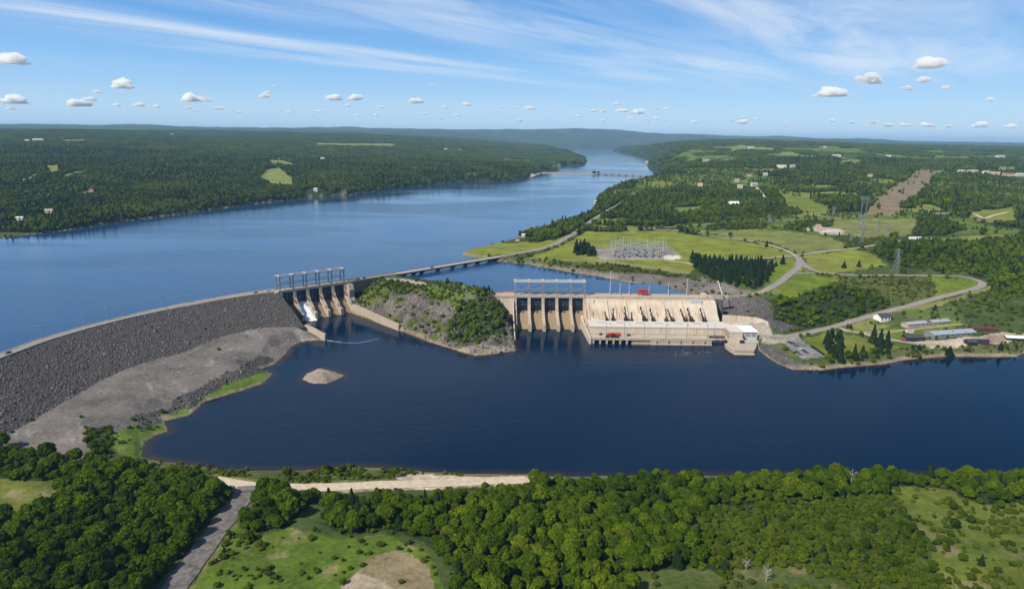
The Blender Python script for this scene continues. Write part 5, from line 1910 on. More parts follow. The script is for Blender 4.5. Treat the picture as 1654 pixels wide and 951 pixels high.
x, y, z = at(1186, 334)
e = house('farmhouse', 'white barn with an arched roof and red side wing in the meadow', 'barn', 16, 26, 6, 1.0, M_white, M_white, (x, y + 8, z), 0.15)
pr = [(8.6 * math.cos(math.pi * k / 8), 6.2 + 6 * math.sin(math.pi * k / 8)) for k in range(9)]
MB().prism(pr, -10, 11).build('arched_roof', M_white, parent=e)
MB().box(-24, -13.1, -4, 6, -1, 5).build('side_wing', M_brick, parent=e)
MB().box(13.1, 25, -7, -1, -1, 4).build('side_wing', M_white, parent=e)
# concrete ruins of the old works in the upper meadow
x, y, z = at(1330, 373)
e = empty('concrete_works', (x, y, z), 0.0, 'pale broken concrete works with a stub tower in the upper meadow', 'ruin')
m = MB()
m.box(-30, -12, 0, 12, -1, 3.4)
m.box(10, 34, 2, 10, -1, 2.4)
m.build('wall', M_concL, parent=e)
MB().box(-11.9, -4, 1, 9, -1, 11).build('stub_tower', M_conc, parent=e)
MB().box(-4, 24, -9, -3, -1, 1.6).build('slab', M_roofw, parent=e)
x, y, z = at(1530, 348)
e = empty('depot', (x, y, z), 0.1, 'grey depot with white vehicles shed by the woods on the far right', 'depot')
MB().box(-26, 10, -6, 6, -1, 4).build('wall', M_steel, parent=e)
MB().box(-27, 11, -7, 7, 4.02, 4.8).build('roof', M_metalroof, parent=e)
MB().box(14, 40, -5, 3, -1, 3.6).build('annex', M_white, parent=e)
x, y, z = at(1477, 387)
house('roadside_hall', 'white roofed hall at the end of the straight pale lane', 'hall', 10, 26, 3, 1.2, M_white, M_white, (x, y, z), 0.2)
x, y, z = at(1503, 389)
house('roadside_hall', 'smaller white hall with a red wall right of the straight pale lane', 'hall', 9, 14, 3, 1.2, M_brick, M_white, (x, y, z), -0.2)
# far houses: each its own object
FH = [(1218, 301, 34, 'w', 'wide pale farmhouse with a tan roof at the top of the white farm track'), (1211, 285, 24, 'p', 'pinkish house in the woods above the white farm track'), (1236, 284, 26, 'w', 'small white house right of the pinkish house'),
      (1190, 294, 22, 't', 'tan house among trees left of the white farm track'), (1195, 304, 26, 't', 'low tan shed left of the wide farmhouse'), (1131, 301, 24, 't', 'brown roofed house in the woods beyond the lakeside road'),
      (1262, 271.5, 60, 'w', 'long white farm complex in the middle of the right woods'), (1280, 271, 40, 'w', 'second white hall of the long farm complex'), (1351, 254, 70, 'w', 'white hall in the far right woods below the ridge'),
      (1213, 240, 70, 'w', 'pale house beside the pale field on the right ridge'), (1435, 254, 40, 'w', 'tiny white house in the far woods above the cleared strip'), (1405, 286.5, 26, 't', 'small tan house in the woods left of the cleared strip'),
      (1332, 239, 30, 'w', 'slim white tower like house on the right ridge'), (1552, 279.5, 44, 'w', 'leftmost white house of the village beyond the cleared strip'), (1570, 280, 60, 't', 'tan long house of the village beyond the cleared strip'),
      (1592, 281, 50, 'w', 'white house in the middle of the far right village'), (1606, 283, 55, 't', 'tan roofed house in the far right village'), (1628, 284.5, 60, 'p', 'pinkish block in the far right village'), (1646, 285, 50, 'w', 'white house at the right edge in the village'),
      (1615, 255, 90, 'w', 'long white roof far off at the right'), (33, 358, 20, 'w', 'white house near the left lake shore'), (80, 345.5, 24, 't', 'tan roofed house with a clearing near the left lake shore'), (148, 311, 16, 'p', 'tiny pinkish house in the left woods'),
      (62, 228, 90, 'w', 'long white hall on the far left ridge'), (44, 229, 50, 'w', 'white house left of the long hall on the far left ridge'), (510, 309, 18, 'w', 'white boathouse on the left lake shore'), (556, 312, 18, 'p', 'pale red roofed house on the left lake shore'),
      (278, 218, 50, 'w', 'single white house on the left ridge line'), (453, 258.5, 26, 't', 'farmhouse by the left field above the lake'), (521, 258, 30, 'w', 'white farmhouse right of the left field'), (720, 242, 44, 'w', 'white house on the left plateau above the lake'), (742, 243, 36, 'p', 'red roofed house on the left plateau above the lake'),
      (800, 391, 9, 'p', 'small red roofed cottage on the grassy lake point'), (836, 389, 11, 'p', 'red roofed house at the edge of the lakeside wood'), (845, 383, 9, 'w', 'white cottage behind the lakeside trees'),
      (962, 329, 14, 'w', 'pale boathouse on the small lakeside point'), (1045, 262.5, 40, 't', 'tan house on the right shore of the upper lake'), (1140, 261, 44, 't', 'tan house in the woods right of the upper lake')]
walls = {'w': mat_simple('house_wall', (0.5, 0.48, 0.44)), 'p': mat_simple('pink_wall', (0.5, 0.33, 0.28)), 't': mat_simple('tan_wall', (0.45, 0.38, 0.26))}
roofs = {'w': mat_simple('house_roof', (0.50, 0.47, 0.43)), 'p': M_brick, 't': mat_simple('tan_roof', (0.40, 0.33, 0.23))}
house_pos = []
for px, py, l_, k_, lab in FH:
    x, y, z = at(px, py)
    l_ *= 0.6
    hh = 3.5 + l_ * 0.06
    house('farmhouse', lab, 'house', max(6, l_ * 0.38), l_, hh + (3 if y > 1200 else 0), 2 + l_ * 0.04, walls[k_], roofs[k_], (x, y, z), random.uniform(-0.35, 0.35))
    house_pos.append((x, y, l_ * 0.75 + 8))
for (x, y, r_) in house_pos:
    m = (np.abs(GX - x) < r_ * 1.6) & (GY < y + r_ * 0.6) & (GY > y - r_ * 2.2 - (y * y / (200 * 683.0)) * 1.2)
    FD[m] = 0
    SHR[m] = 0
for pts_, w_ in [((1232, 540, 1250, 552), 0)]:
    pass
# dark hedge along the car park and small fences
a, b = Vector(at(1311, 560.5)), Vector(at(1331, 573.5))
m = MB()
for k in range(14):
    p = a + (b - a) * (k / 13)
    m.box(p.x - 0.9, p.x + 0.9, p.y - 0.7, p.y + 0.7, p.z - 0.3, p.z + 1.2 + 0.4 * random.random())
tag(m.build('hedge', M_needle), 'clipped dark hedge along the right side of the car park', 'hedge')

# ================================================================== vegetation prototypes
def leaf_cloud(pts, nrm_, size, jit, r):
    """one quad per point, facing roughly outward"""
    n = len(pts)
    nn_ = nrm_ + r.normal(0, jit, (n, 3))
    nn_ /= np.linalg.norm(nn_, axis=1)[:, None] + 1e-9
    ref = r.normal(0, 1, (n, 3))
    a = np.cross(nn_, ref)
    a /= np.linalg.norm(a, axis=1)[:, None] + 1e-9
    b = np.cross(nn_, a)
    s = (size * r.uniform(0.6, 1.35, n))[:, None]
    asp = r.uniform(0.55, 1.0, n)[:, None]
    q = np.stack([pts - a * s - b * s * asp, pts + a * s * 0.8 - b * s * asp * 0.9, pts + a * s + b * s * asp, pts - a * s * 0.7 + b * s * asp * 1.1], 1)
    return q.reshape(-1, 3)


ICO = None


def ico(sub):
    bm = bmesh.new()
    bmesh.ops.create_icosphere(bm, subdivisions=sub, radius=1.0)
    v = np.array([x.co[:] for x in bm.verts])
    f = [[x.index for x in p.verts] for p in bm.faces]
    bm.free()
    return v, np.array(f)


ICO1, ICO2 = ico(1), ico(2)


def mesh_np(name, quads, qt, tris_v, tris_f, tt_, mat):
    """quads: (4n,3) ; triangle cores"""
    nq = len(quads) // 4
    co = np.concatenate([quads, tris_v]) if len(tris_v) else quads
    fq = np.arange(nq * 4)
    ft = (tris_f.ravel() + nq * 4) if len(tris_v) else np.zeros(0, int)
    me = bpy.data.meshes.new(name)
    me.vertices.add(len(co))
    me.vertices.foreach_set('co', co.astype(np.float32).ravel())
    lp = np.concatenate([fq, ft]).astype(np.int32)
    me.loops.add(len(lp))
    me.loops.foreach_set('vertex_index', lp)
    nt = len(ft) // 3
    me.polygons.add(nq + nt)
    st = np.concatenate([np.arange(nq) * 4, nq * 4 + np.arange(nt) * 3]).astype(np.int32)
    me.polygons.foreach_set('loop_start', st)
    at_ = me.attributes.new('tint', 'FLOAT', 'POINT')
    at_.data.foreach_set('value', np.concatenate([np.repeat(qt, 4), tt_]).astype(np.float32))
    me.update()
    me.validate()
    me.materials.append(mat)
    return me


def crown_leafy(seed, n, size, rad=3.9, h0=1.4, h1=9.0, nl=13, mat=None, core=ICO1, name='crown', squat=1.0, jit=0.45, fine=False):
    r = np.random.default_rng(seed)
    cz = (h0 + h1) / 2
    hz = (h1 - h0) / 2
    lobes = []
    for k in range(nl):
        t = (k + 0.5) / nl
        z = 1 - 1.7 * t
        ang = k * 2.399 + r.uniform(-0.4, 0.4)
        rr = math.sqrt(max(0.05, 1 - z * z)) * r.uniform(0.45, 0.72)
        lr = r.uniform(0.34, 0.52) * rad * (1.0 if k else 1.1)
        if fine:
            lr *= 0.66
            rr *= 1.12
        lobes.append((rr * rad * math.cos(ang), rr * rad * math.sin(ang), cz + z * hz * r.uniform(0.5, 0.68), lr))
    lobes = np.array(lobes)
    Q, T, CV, CF_, CT = [], [], [], [], []
    w = lobes[:, 3] ** 2
    cnt = np.maximum(6, (n * w / w.sum() * 1.6).astype(int))
    for k, (x, y, z, lr) in enumerate(lobes):
        d = r.normal(0, 1, (cnt[k], 3))
        d /= np.linalg.norm(d, axis=1)[:, None]
        d = d[d[:, 2] > -0.55]
        p = np.array([x, y, z]) + d * lr * r.uniform(0.72 if fine else 0.86, 1.36 if fine else 1.10, (len(d), 1)) * np.array([1, 1, 0.86])
        dist = np.linalg.norm((p[:, None] - lobes[None, :, :3]), axis=2) / lobes[None, :, 3]
        dist[:, k] = 9
        keep = dist.min(1) > 0.82
        p, d = p[keep], d[keep]
        Q.append(leaf_cloud(p, d + np.array([0, 0, 0.25]), size, jit, r))
        T.append(np.full(len(p), r.uniform(0.1, 0.9)) + r.uniform(-0.3, 0.3, len(p)))
        cvv = core[0] * lr * 0.84 * (1 + 0.12 * r.normal(0, 1, (len(core[0]), 1))) * np.array([1, 1, 0.86]) + np.array([x, y, z])
        CF_.append(core[1] + sum(len(c) for c in CV))
        CV.append(cvv)
        CT.append(np.full(len(cvv), 0.3))  # inner core tinted below most leaves, shade inside the crown put into colour
    return mesh_np(name, np.concatenate(Q), np.concatenate(T), np.concatenate(CV), np.concatenate(CF_), np.concatenate(CT), mat)


def crown_conifer(seed, n, size, rad=2.5, h0=0.8, h1=11.0, mat=None, name='crown'):
    r = np.random.default_rng(seed)
    tiers = 11
    t = r.uniform(0, 1, n) ** 0.72
    z = h1 - (h1 - h0) * t
    tier = (t * tiers) % 1.0
    ang = r.uniform(0, 2 * math.pi, n)
    lob = 1 + 0.16 * np.sin(ang * 5 + seed + np.floor(t * tiers) * 1.3)
    rr = rad * (0.06 + 0.94 * t) * (0.62 + 0.42 * tier) * lob * r.uniform(0.85, 1.08, n)
    p = np.stack([rr * np.cos(ang), rr * np.sin(ang), z], 1)
    d = np.stack([np.cos(ang), np.sin(ang), np.full(n, 0.7)], 1)
    Q = leaf_cloud(p, d, size, 0.4, r)
    k = 10
    cv = [(0, 0, h1 * 0.98)] + [(rad * 0.72 * math.cos(2 * math.pi * i / k), rad * 0.72 * math.sin(2 * math.pi * i / k), h0) for i in range(k)]
    cf = [(0, 1 + i, 1 + (i + 1) % k) for i in range(k)]
    return mesh_np(name, Q, r.uniform(0, 0.8, n), np.array(cv), np.array(cf), np.full(k + 1, 0.1), mat)  # low core tint paints the shade deep among the needles


def trunk_mesh(h, r0, seed, name='trunk', mat=None, limbs=4):
    r = random.Random(seed)
    m = MB()
    m.tube((0, 0, -0.6), (0.1, 0.05, h * 0.55), r0, r0 * 0.65, 7)
    m.tube((0.1, 0.05, h * 0.55), (0.0, 0.15, h), r0 * 0.65, r0 * 0.2, 6)
    for k in range(limbs):
        a_ = k * 2.4 + r.random()
        z = h * (0.3 + 0.12 * k)
        L_ = h * 0.3
        m.tube((0.06, 0.03, z), (L_ * math.cos(a_), L_ * math.sin(a_), z + L_ * 0.7), r0 * 0.4, r0 * 0.12, 5)
    return m.mesh(name, mat or M_bark)


LEAF_N = [crown_leafy(100 + k, 3600, 0.42, rad=(3.9, 4.4, 3.5, 4.1, 3.7, 4.6)[k], h0=(1.2, 1.6, 1.2, 1.0, 1.8, 1.4)[k], h1=(9.0, 9.6, 9.4, 8.2, 10.4, 8.8)[k], nl=(26, 31, 23, 28, 25, 34)[k], mat=M_leaf, core=ICO1, jit=0.6, fine=True) for k in range(6)]
TRUNK = [trunk_mesh(6.5, 0.26, k) for k in range(3)]
CON_N = [crown_conifer(40 + k, 1100, 0.42, rad=(3.1, 3.5, 2.6)[k], h1=(10.8, 9.4, 12.2)[k], mat=M_needle) for k in range(3)]
CTRUNK = trunk_mesh(9.5, 0.2, 9, limbs=0)
SHRUB_N = [crown_leafy(200 + k, 520, 0.24, rad=(1.5, 1.9, 1.3)[k], h0=0.0, h1=(2.1, 2.3, 2.6)[k], nl=(7, 9, 6)[k], mat=M_shrub, core=ICO1, name='foliage') for k in range(3)]
STEM = trunk_mesh(1.2, 0.07, 4, 'stem', limbs=3)
LEAF_M = [crown_leafy(300 + k, 420, 0.62, rad=(4.0, 4.4, 3.6, 4.2)[k], h0=0.6, h1=(9.0, 9.6, 10.2, 8.4)[k], nl=(9, 11, 8, 12)[k], mat=M_leaf, core=ICO1) for k in range(4)]
LEAF_F = [crown_leafy(400 + k, 130, 1.05, rad=(4.2, 4.6, 3.8, 4.4)[k], h0=0.2, h1=(9.5, 10.2, 11.0, 8.8)[k], nl=(5, 6, 5, 7)[k], mat=M_farleaf, core=ICO1) for k in range(4)]
CON_F = [crown_conifer(60 + k, 130, 0.95, rad=2.6, h1=(12.0, 14.0)[k], mat=M_needle) for k in range(2)]


def clump_mesh(seed):
    r = np.random.default_rng(seed)
    Q, T, CV, CF_, CT = [], [], [], [], []
    n = 0
    for k in range(26):
        a_, d = r.uniform(0, 2 * math.pi), 30 * math.sqrt(r.uniform(0, 1))
        rad = r.uniform(3.8, 6.2)
        h = r.uniform(6, 10.5)
        c = np.array([d * math.cos(a_), d * math.sin(a_), h - rad * 0.8])
        cv = ICO1[0] * rad * (1 + 0.18 * r.normal(0, 1, (len(ICO1[0]), 1))) * np.array([1, 1, 0.95]) + c
        CF_.append(ICO1[1] + n)
        n += len(cv)
        CV.append(cv)
        tv = r.uniform(0, 0.9)
        CT.append(np.full(len(cv), tv))
        d_ = r.normal(0, 1, (14, 3))
        d_ /= np.linalg.norm(d_, axis=1)[:, None]
        d_[:, 2] = np.abs(d_[:, 2])
        Q.append(leaf_cloud(c + d_ * rad, d_, 1.7, 0.5, r))
        T.append(np.full(14, tv))
    return mesh_np('clump', np.concatenate(Q), np.concatenate(T), np.concatenate(CV), np.concatenate(CF_), np.concatenate(CT), M_farleaf)


CLUMP = [clump_mesh(k) for k in range(4)]


def rock_mesh(seed, mat):
    r = np.random.default_rng(seed)
    v = ICO1[0] * (1 + 0.22 * r.normal(0, 1, (len(ICO1[0]), 1))) * np.array([1.0, r.uniform(0.7, 1.0), r.uniform(0.5, 0.75)])
    return mesh_np('boulder', np.zeros((0, 3)), np.zeros(0), v, ICO1[1], np.zeros(len(v)), mat)


ROCKS_D = [rock_mesh(k, M_rockd) for k in range(4)]
ROCKS = [rock_mesh(20 + k, M_rock) for k in range(4)]


# ------------------------------------------------------------------ scattering helpers
def scatter_nodes(name, pts, scl, rot, idx, protos, parent=None):
    """one object that shows many small pieces (uncountable stuff)"""
    n = len(pts)
    me = bpy.data.meshes.new(name)
    me.vertices.add(n)
    me.vertices.foreach_set('co', np.asarray(pts, np.float32).ravel())
    for an, typ, arr, key in (('scl', 'FLOAT_VECTOR', scl, 'vector'), ('rot', 'FLOAT_VECTOR', rot, 'vector'), ('idx', 'INT', idx, 'value')):
        at_ = me.attributes.new(an, typ, 'POINT')
        at_.data.foreach_set(key, np.ascontiguousarray(arr, dtype=np.int32 if typ == 'INT' else np.float32).ravel())
    me.update()
    o_ = bpy.data.objects.new(name, me)
    COL.objects.link(o_)
    for p in protos:
        if p.materials[0].name not in [mm.name for mm in me.materials]:
            me.materials.append(p.materials[0])
    ng = bpy.data.node_groups.new(name, 'GeometryNodeTree')
    ng.interface.new_socket('Geometry', in_out='INPUT', socket_type='NodeSocketGeometry')
    ng.interface.new_socket('Geometry', in_out='OUTPUT', socket_type='NodeSocketGeometry')
    N, L_ = ng.nodes, ng.links
    gi, go = N.new('NodeGroupInput'), N.new('NodeGroupOutput')
    iop = N.new('GeometryNodeInstanceOnPoints')
    iop.inputs['Pick Instance'].default_value = True
    jn = N.new('GeometryNodeJoinGeometry')
    for p in protos[::-1]:
        po = bpy.data.objects.new(name + '_kind', p)
        oi = N.new('GeometryNodeObjectInfo')
        oi.inputs['Object'].default_value = po
        oi.inputs['As Instance'].default_value = False
        g2 = N.new('GeometryNodeGeometryToInstance')
        L_.new(oi.outputs['Geometry'], g2.inputs[0])
        L_.new(g2.outputs[0], jn.inputs[0])
    L_.new(gi.outputs[0], iop.inputs['Points'])
    L_.new(jn.outputs[0], iop.inputs['Instance'])
    for an, typ, sock in (('scl', 'FLOAT_VECTOR', 'Scale'), ('rot', 'FLOAT_VECTOR', 'Rotation'), ('idx', 'INT', 'Instance Index')):
        na = N.new('GeometryNodeInputNamedAttribute')
        na.data_type = typ
        na.inputs['Name'].default_value = an
        L_.new(na.outputs['Attribute'], iop.inputs[sock])
    L_.new(iop.outputs[0], go.inputs[0])
    md = o_.modifiers.new('scatter', 'NODES')
    md.node_group = ng
    if parent is not None:
        o_.parent = parent
    return o_


def jgrid(y0, y1, step, margin=1.0):
    """jittered points over the visible wedge between two distances"""
    out_ = []
    ys = np.arange(y0, y1, step)
    for y in ys:
        xa = y * 0.80 + 30
        xs = np.arange(-xa, xa, step) + rng.uniform(0, step)
        yy = y + rng.uniform(-0.5, 0.5, len(xs)) * step
        out_.append(np.stack([xs + rng.uniform(-0.42, 0.42, len(xs)) * step, yy], 1))
    return np.concatenate(out_)


# ------------------------------------------------------------------ trees
def pick_trees(pts, field, power=1.0):
    f = near(field, pts[:, 0], pts[:, 1])
    clus = fbm(pts[:, 0], pts[:, 1], 26, 2, 77) * 0.35
    m = (f > 0.95) & (rng.random(len(pts)) < 0.97) | (rng.random(len(pts)) < (f + clus * (f > 0.02) * (f < 0.9)))
    m &= f > 0.01
    return pts[m]


tp = np.concatenate([pick_trees(jgrid(225, 480, 4.7), FD), pick_trees(jgrid(480, 1150, 6.6), FD)])
n = len(tp)
tz = H(tp[:, 0], tp[:, 1])
con = rng.random(n) < near(CF, tp[:, 0], tp[:, 1])
hs = near(HS, tp[:, 0], tp[:, 1])
sc = hs * (0.42 + 0.72 * rng.random(n) ** 1.3) * np.where((tp[:, 0] < -90) & (tp[:, 1] < 480), 1.12, 1.0) * np.where(tp[:, 1] < 480, 0.92, 0.86)
tpx, tpy = proj(tp[:, 0], tp[:, 1], tz + 5)
infr = (tpx > -10) & (tpx < 1664) & (tpy > 0) & (tpy < 975)
app = sc / np.hypot(tp[:, 0], tp[:, 1])
# single conifers and groves that the photo shows one by one
named = []
for px, py, s, lab in [(1238, 399, 1.0, 'lone dark conifer beside the thin pale lane in the meadow'), (1264, 427, 1.25, 'lone dark conifer just below the road junction'), (1253, 430, 0.75, 'small dark conifer left of the lone one below the junction'),
                       (1363, 433, 0.95, 'left dark conifer of the pair in the meadow triangle'), (1387, 431, 1.0, 'right dark conifer of the pair in the meadow triangle'), (1510, 501, 0.8, 'small dark conifer on the grassy slope above the long sheds'),
                       (1410, 554, 2.1, 'tall narrow dark conifer at the fork of the pale lanes'), (1421, 560, 2.0, 'slim tall conifer in the middle of the riverside lawn'), (1432, 562, 1.9, 'tall broad conifer right of the slim lawn conifers'),
                       (1374, 530, 0.6, 'small round conifer on the lawn above the lane fork'), (1533, 575, 1.25, 'dark conifer standing at the river edge below the gravel yard'), (1616, 565, 0.9, 'dark conifer at the river edge right of the boathouse'),
                       (1369, 529, 0.5, 'tiny conifer beside the road bend above the lane fork')]:
    named.append((px, py, s, lab))


def add_tree(x, y, z, s, rz, crown, trunk, label, cat, group, name):
    e = bpy.data.objects.new(name, None)
    COL.objects.link(e)
    e.location = (x, y, z)
    e.scale = (s * random.uniform(0.92, 1.1), s * random.uniform(0.92, 1.1), s * random.uniform(0.9, 1.15))
    e.rotation_euler = (0, 0, rz)
    tag(e, label, cat, group)
    for nm, me in (('trunk', trunk), ('crown', crown)):
        c = bpy.data.objects.new(nm, me)
        COL.objects.link(c)
        c.parent = e


for px, py, s, lab in named:
    x, y, z = hit(px, py)
    k = 2 if s > 1.5 else random.randrange(2)
    e_s = s * (0.95 if s < 1.5 else 0.72)
    add_tree(x, y, z, e_s, random.uniform(0, 6), CON_N[k], CTRUNK, lab, 'conifer', None, 'conifer_tree')
groves = [([(1112, 417), (1135, 421), (1200, 424), (1248, 428), (1246, 442), (1232, 466), (1200, 467), (1160, 456), (1122, 436)], 7.8, 1.0, 'dark conifer in the dense grove above the powerhouse cliffs', 'dark conifers of the grove above the cliffs'),
          ([(926, 413), (962, 415), (960, 405), (940, 398), (928, 404)], 7.4, 1.15, 'dark conifer in the small clump left of the switchyard', 'conifers of the clump beside the switchyard'),
          ([(1325, 544), (1350, 538), (1356, 545), (1362, 560), (1340, 578), (1335, 562)], 9.5, 1.0, 'dark conifer in the clump between the car park and the lawn', 'conifers of the clump beside the car park'),
          ([(1338, 590), (1342, 572), (1400, 568), (1440, 566), (1446, 580), (1400, 588), (1360, 592)], 13.0, 0.9, 'dark conifer in the belt along the river below the lawn', 'conifers of the belt below the lawn')]
for poly, stp, s, lab, grp in groves:
    pg = jgrid(560, 1050, stp)
    gz_ = H(pg[:, 0], pg[:, 1])
    gx_, gy_ = proj(pg[:, 0], pg[:, 1], gz_)
    mk = poly_in(gx_, gy_, poly) & (near(RD, pg[:, 0], pg[:, 1]) > 2) & (near(dTn, pg[:, 0], pg[:, 1]) > 3)
    if 'dense' in lab:
        FD[poly_in(GPX, GPY, poly)] = 0
    for (x, y), z in zip(pg[mk], gz_[mk]):
        add_tree(x, y, z, s * random.uniform(0.7, 1.2), random.uniform(0, 6), CON_N[random.randrange(3)], CTRUNK, lab, 'conifer', grp, 'conifer_tree')

order = np.argsort(-np.where(infr & ~con & (tp[:, 1] < 480), app, 0))
top = order[:300]
is_ind = np.zeros(n, bool)
is_ind[top] = True
for i in np.nonzero(is_ind)[0]:
    left = tpx[i] < 380 and tpy[i] > 700
    if left:
        lab, grp = 'leafy green tree in the dense wood left of the grey gravel track', 'trees of the wood left of the gravel track'
    elif tpx[i] < 700:
        lab, grp = 'leafy green tree at the edge of the grassy slope right of the gravel track', 'trees round the grassy slope'
    elif tpx[i] < 1120:
        lab, grp = 'leafy green tree in the wood behind the bare sandy patch', 'trees of the wood behind the sandy patch'
    else:
        lab, grp = 'leafy green tree in the near wood on the scrubby right slope', 'trees on the scrubby right slope'
    add_tree(tp[i, 0], tp[i, 1], tz[i], sc[i], random.uniform(0, 6.28), LEAF_N[random.randrange(6)], TRUNK[random.randrange(3)], lab, 'tree', grp, 'leafy_tree')


def mk(pts, z, s, k, zs=None, sink=0.3):
    n_ = len(pts)
    co = np.stack([pts[:, 0], pts[:, 1], z - sink], 1)
    scl = np.stack([s * rng.uniform(0.9, 1.12, n_), s * rng.uniform(0.9, 1.12, n_), s * (rng.uniform(0.85, 1.2, n_) if zs is None else zs)], 1)
    rot = np.zeros((n_, 3))
    rot[:, 2] = rng.uniform(0, 6.28, n_)
    return co, scl, rot, rng.integers(0, k, n_) if np.isscalar(k) else k


still = near(FD, tp[:, 0], tp[:, 1]) > 0
rest = ~is_ind & still
nearb = rest & (tp[:, 1] < 480)
midb = rest & (tp[:, 1] >= 480)
a4 = mk(tp[nearb], tz[nearb], sc[nearb], np.where(con[nearb], 6 + rng.integers(0, 3, nearb.sum()), rng.integers(0, 6, nearb.sum())))
o = scatter_nodes('near_wood', *a4, LEAF_N + CON_N)
tag(o, 'the rest of the mixed leafy wood along the near river bank', 'woodland', kind='stuff')
a4 = mk(tp[midb], tz[midb], sc[midb], np.where(con[midb], 4 + rng.integers(0, 3, midb.sum()), rng.integers(0, 4, midb.sum())))
o = scatter_nodes('island_and_bank_wood', *a4, LEAF_M + CON_N)
tag(o, 'green woods on the rocky island and round the meadows of the far bank', 'woodland', kind='stuff')

# distant forest, tree by tree to 3.4 km, then by clumps
fp = np.concatenate([pick_trees(jgrid(1150, 2100, 7.6), FD), pick_trees(jgrid(2100, 3500, 9.5), FD)])
fz = H(fp[:, 0], fp[:, 1])
fx_, fy_ = proj(fp[:, 0], fp[:, 1], fz)
k_ = (fx_ > -170) & (fx_ < 1830)
fp, fz = fp[k_], fz[k_]
nf = len(fp)
fcon = rng.random(nf) < 0.13 + 0.28 * fbm(fp[:, 0], fp[:, 1], 160, 2, 88)
fhs = near(HS, fp[:, 0], fp[:, 1])
big = fhs + 0.22 * fbm(fp[:, 0], fp[:, 1], 90, 2, 89)
a4 = mk(fp, fz, rng.uniform(0.72, 1.2, nf) * big * np.where(fp[:, 1] > 2100, 1.15, 1.0), np.where(fcon, 4 + rng.integers(0, 2, nf), rng.integers(0, 4, nf)))
o = scatter_nodes('distant_forest', *a4, LEAF_F + CON_F)
tag(o, 'unbroken mixed forest covering both shores of the lake', 'forest', kind='stuff')
cp_ = jgrid(3450, 9800, 40)
m_ = near(FD, cp_[:, 0], cp_[:, 1]) > 0.5
m_ &= (near(dRn, cp_[:, 0], cp_[:, 1]) > 34)
cp_ = cp_[m_]
cz_ = H(cp_[:, 0], cp_[:, 1])
a4 = mk(cp_, cz_, rng.uniform(0.9, 1.15, len(cp_)), 4)
o = scatter_nodes('far_forest', *a4, CLUMP)
tag(o, 'far forest canopy fading into the haze towards the hills', 'forest', kind='stuff')

# ------------------------------------------------------------------ shrubs
sp_ = np.concatenate([jgrid(225, 480, 2.6), jgrid(560, 1150, 4.6)])
f = near(SHR, sp_[:, 0], sp_[:, 1])
clus = fbm(sp_[:, 0], sp_[:, 1], 14, 3, 79)
m_ = rng.random(len(sp_)) < np.clip(f * (0.75 + 1.3 * clus), 0, 0.95)
sp_ = sp_[m_]
sz = H(sp_[:, 0], sp_[:, 1])
ss = rng.uniform(0.45, 1.25, len(sp_)) * np.where(sp_[:, 1] < 480, 0.85, 1.15)
qx, qy = proj(sp_[:, 0], sp_[:, 1], sz + 1)
fdn = near(FD, sp_[:, 0], sp_[:, 1])
vis = (qx > 0) & (qx < 1654) & (qy < 950) & (sp_[:, 1] < 480) & (fdn < 0.45)
ordr = np.argsort(-np.where(vis, ss / np.hypot(sp_[:, 0], sp_[:, 1]), 0))[:300]
ind = np.zeros(len(sp_), bool)
ind[ordr] = True
for i in np.nonzero(ind)[0]:
    if qx[i] < 720:
        lab, grp = 'low green shrub on the grassy slope right of the gravel track', 'shrubs on the grassy slope'
    elif qx[i] < 1200:
        lab, grp = 'low green shrub in the light grassy gap of the near wood', 'shrubs in the grassy gap'
    else:
        lab, grp = 'low yellow green shrub on the scrubby right slope', 'shrubs on the scrubby right slope'
    add_tree(sp_[i, 0], sp_[i, 1], sz[i], ss[i], random.uniform(0, 6.28), SHRUB_N[random.randrange(3)], STEM, lab, 'shrub', grp, 'shrub')
a4 = mk(sp_[~ind], sz[~ind], ss[~ind], 3, sink=0.1)
o = scatter_nodes('undergrowth', *a4, SHRUB_N)
tag(o, 'green undergrowth and scrub on the banks and the island', 'undergrowth', kind='stuff')
# rename the parts of shrubs: stem and foliage
for ob in list(COL.objects):
    if ob.parent is not None and ob.parent.get('category') == 'shrub':
        ob.name = 'stem' if ob.data is STEM else 'foliage'

# ------------------------------------------------------------------ boulders
nb = 46000
i_ = rng.uniform(0, NE - 1.01, nb)
j_ = rng.uniform(0.6, 44.0, nb)
ii, jj = i_.astype(int), j_.astype(int)
fi, fj = i_ - ii, j_ - jj


def bil(G):
    return (G[ii, jj] * (1 - fi) + G[ii + 1, jj] * fi) * (1 - fj) + (G[ii, jj + 1] * (1 - fi) + G[ii + 1, jj + 1] * fi) * fj


bpz = np.stack([bil(emb[0]), bil(emb[1]), bil(emb[2])], 1)
o0 = np.array([float(cre[150, 0]), float(cre[150, 1]), 0])
bs = rng.lognormal(-0.86, 0.42, nb)[:, None] * np.ones((1, 3))
o = scatter_nodes('riprap', bpz - o0, bs, rng.uniform(0, 6.28, (nb, 3)), rng.integers(0, 4, nb), ROCKS_D, parent=dam)
tag(o, kind='stuff')
rp = jgrid(230, 800, 1.9)
f = near(RK, rp[:, 0], rp[:, 1])
rp = rp[rng.random(len(rp)) < f * 0.8]
rz_ = H(rp[:, 0], rp[:, 1])
n_ = len(rp)
rs = rng.lognormal(-0.35, 0.42, n_) * np.where(poly_in(*proj(rp[:, 0], rp[:, 1], rz_), ISLAND_px), 1.5, 1.0)
dk = near(col[..., 0], rp[:, 0], rp[:, 1]) < 0.1
o = scatter_nodes('bank_rocks', np.stack([rp[:, 0], rp[:, 1], rz_], 1), rs[:, None] * np.array([[1, 1, 0.8]]), rng.uniform(0, 6.28, (n_, 3)), np.where(dk, rng.integers(0, 4, n_), 4 + rng.integers(0, 4, n_)), ROCKS_D + ROCKS)
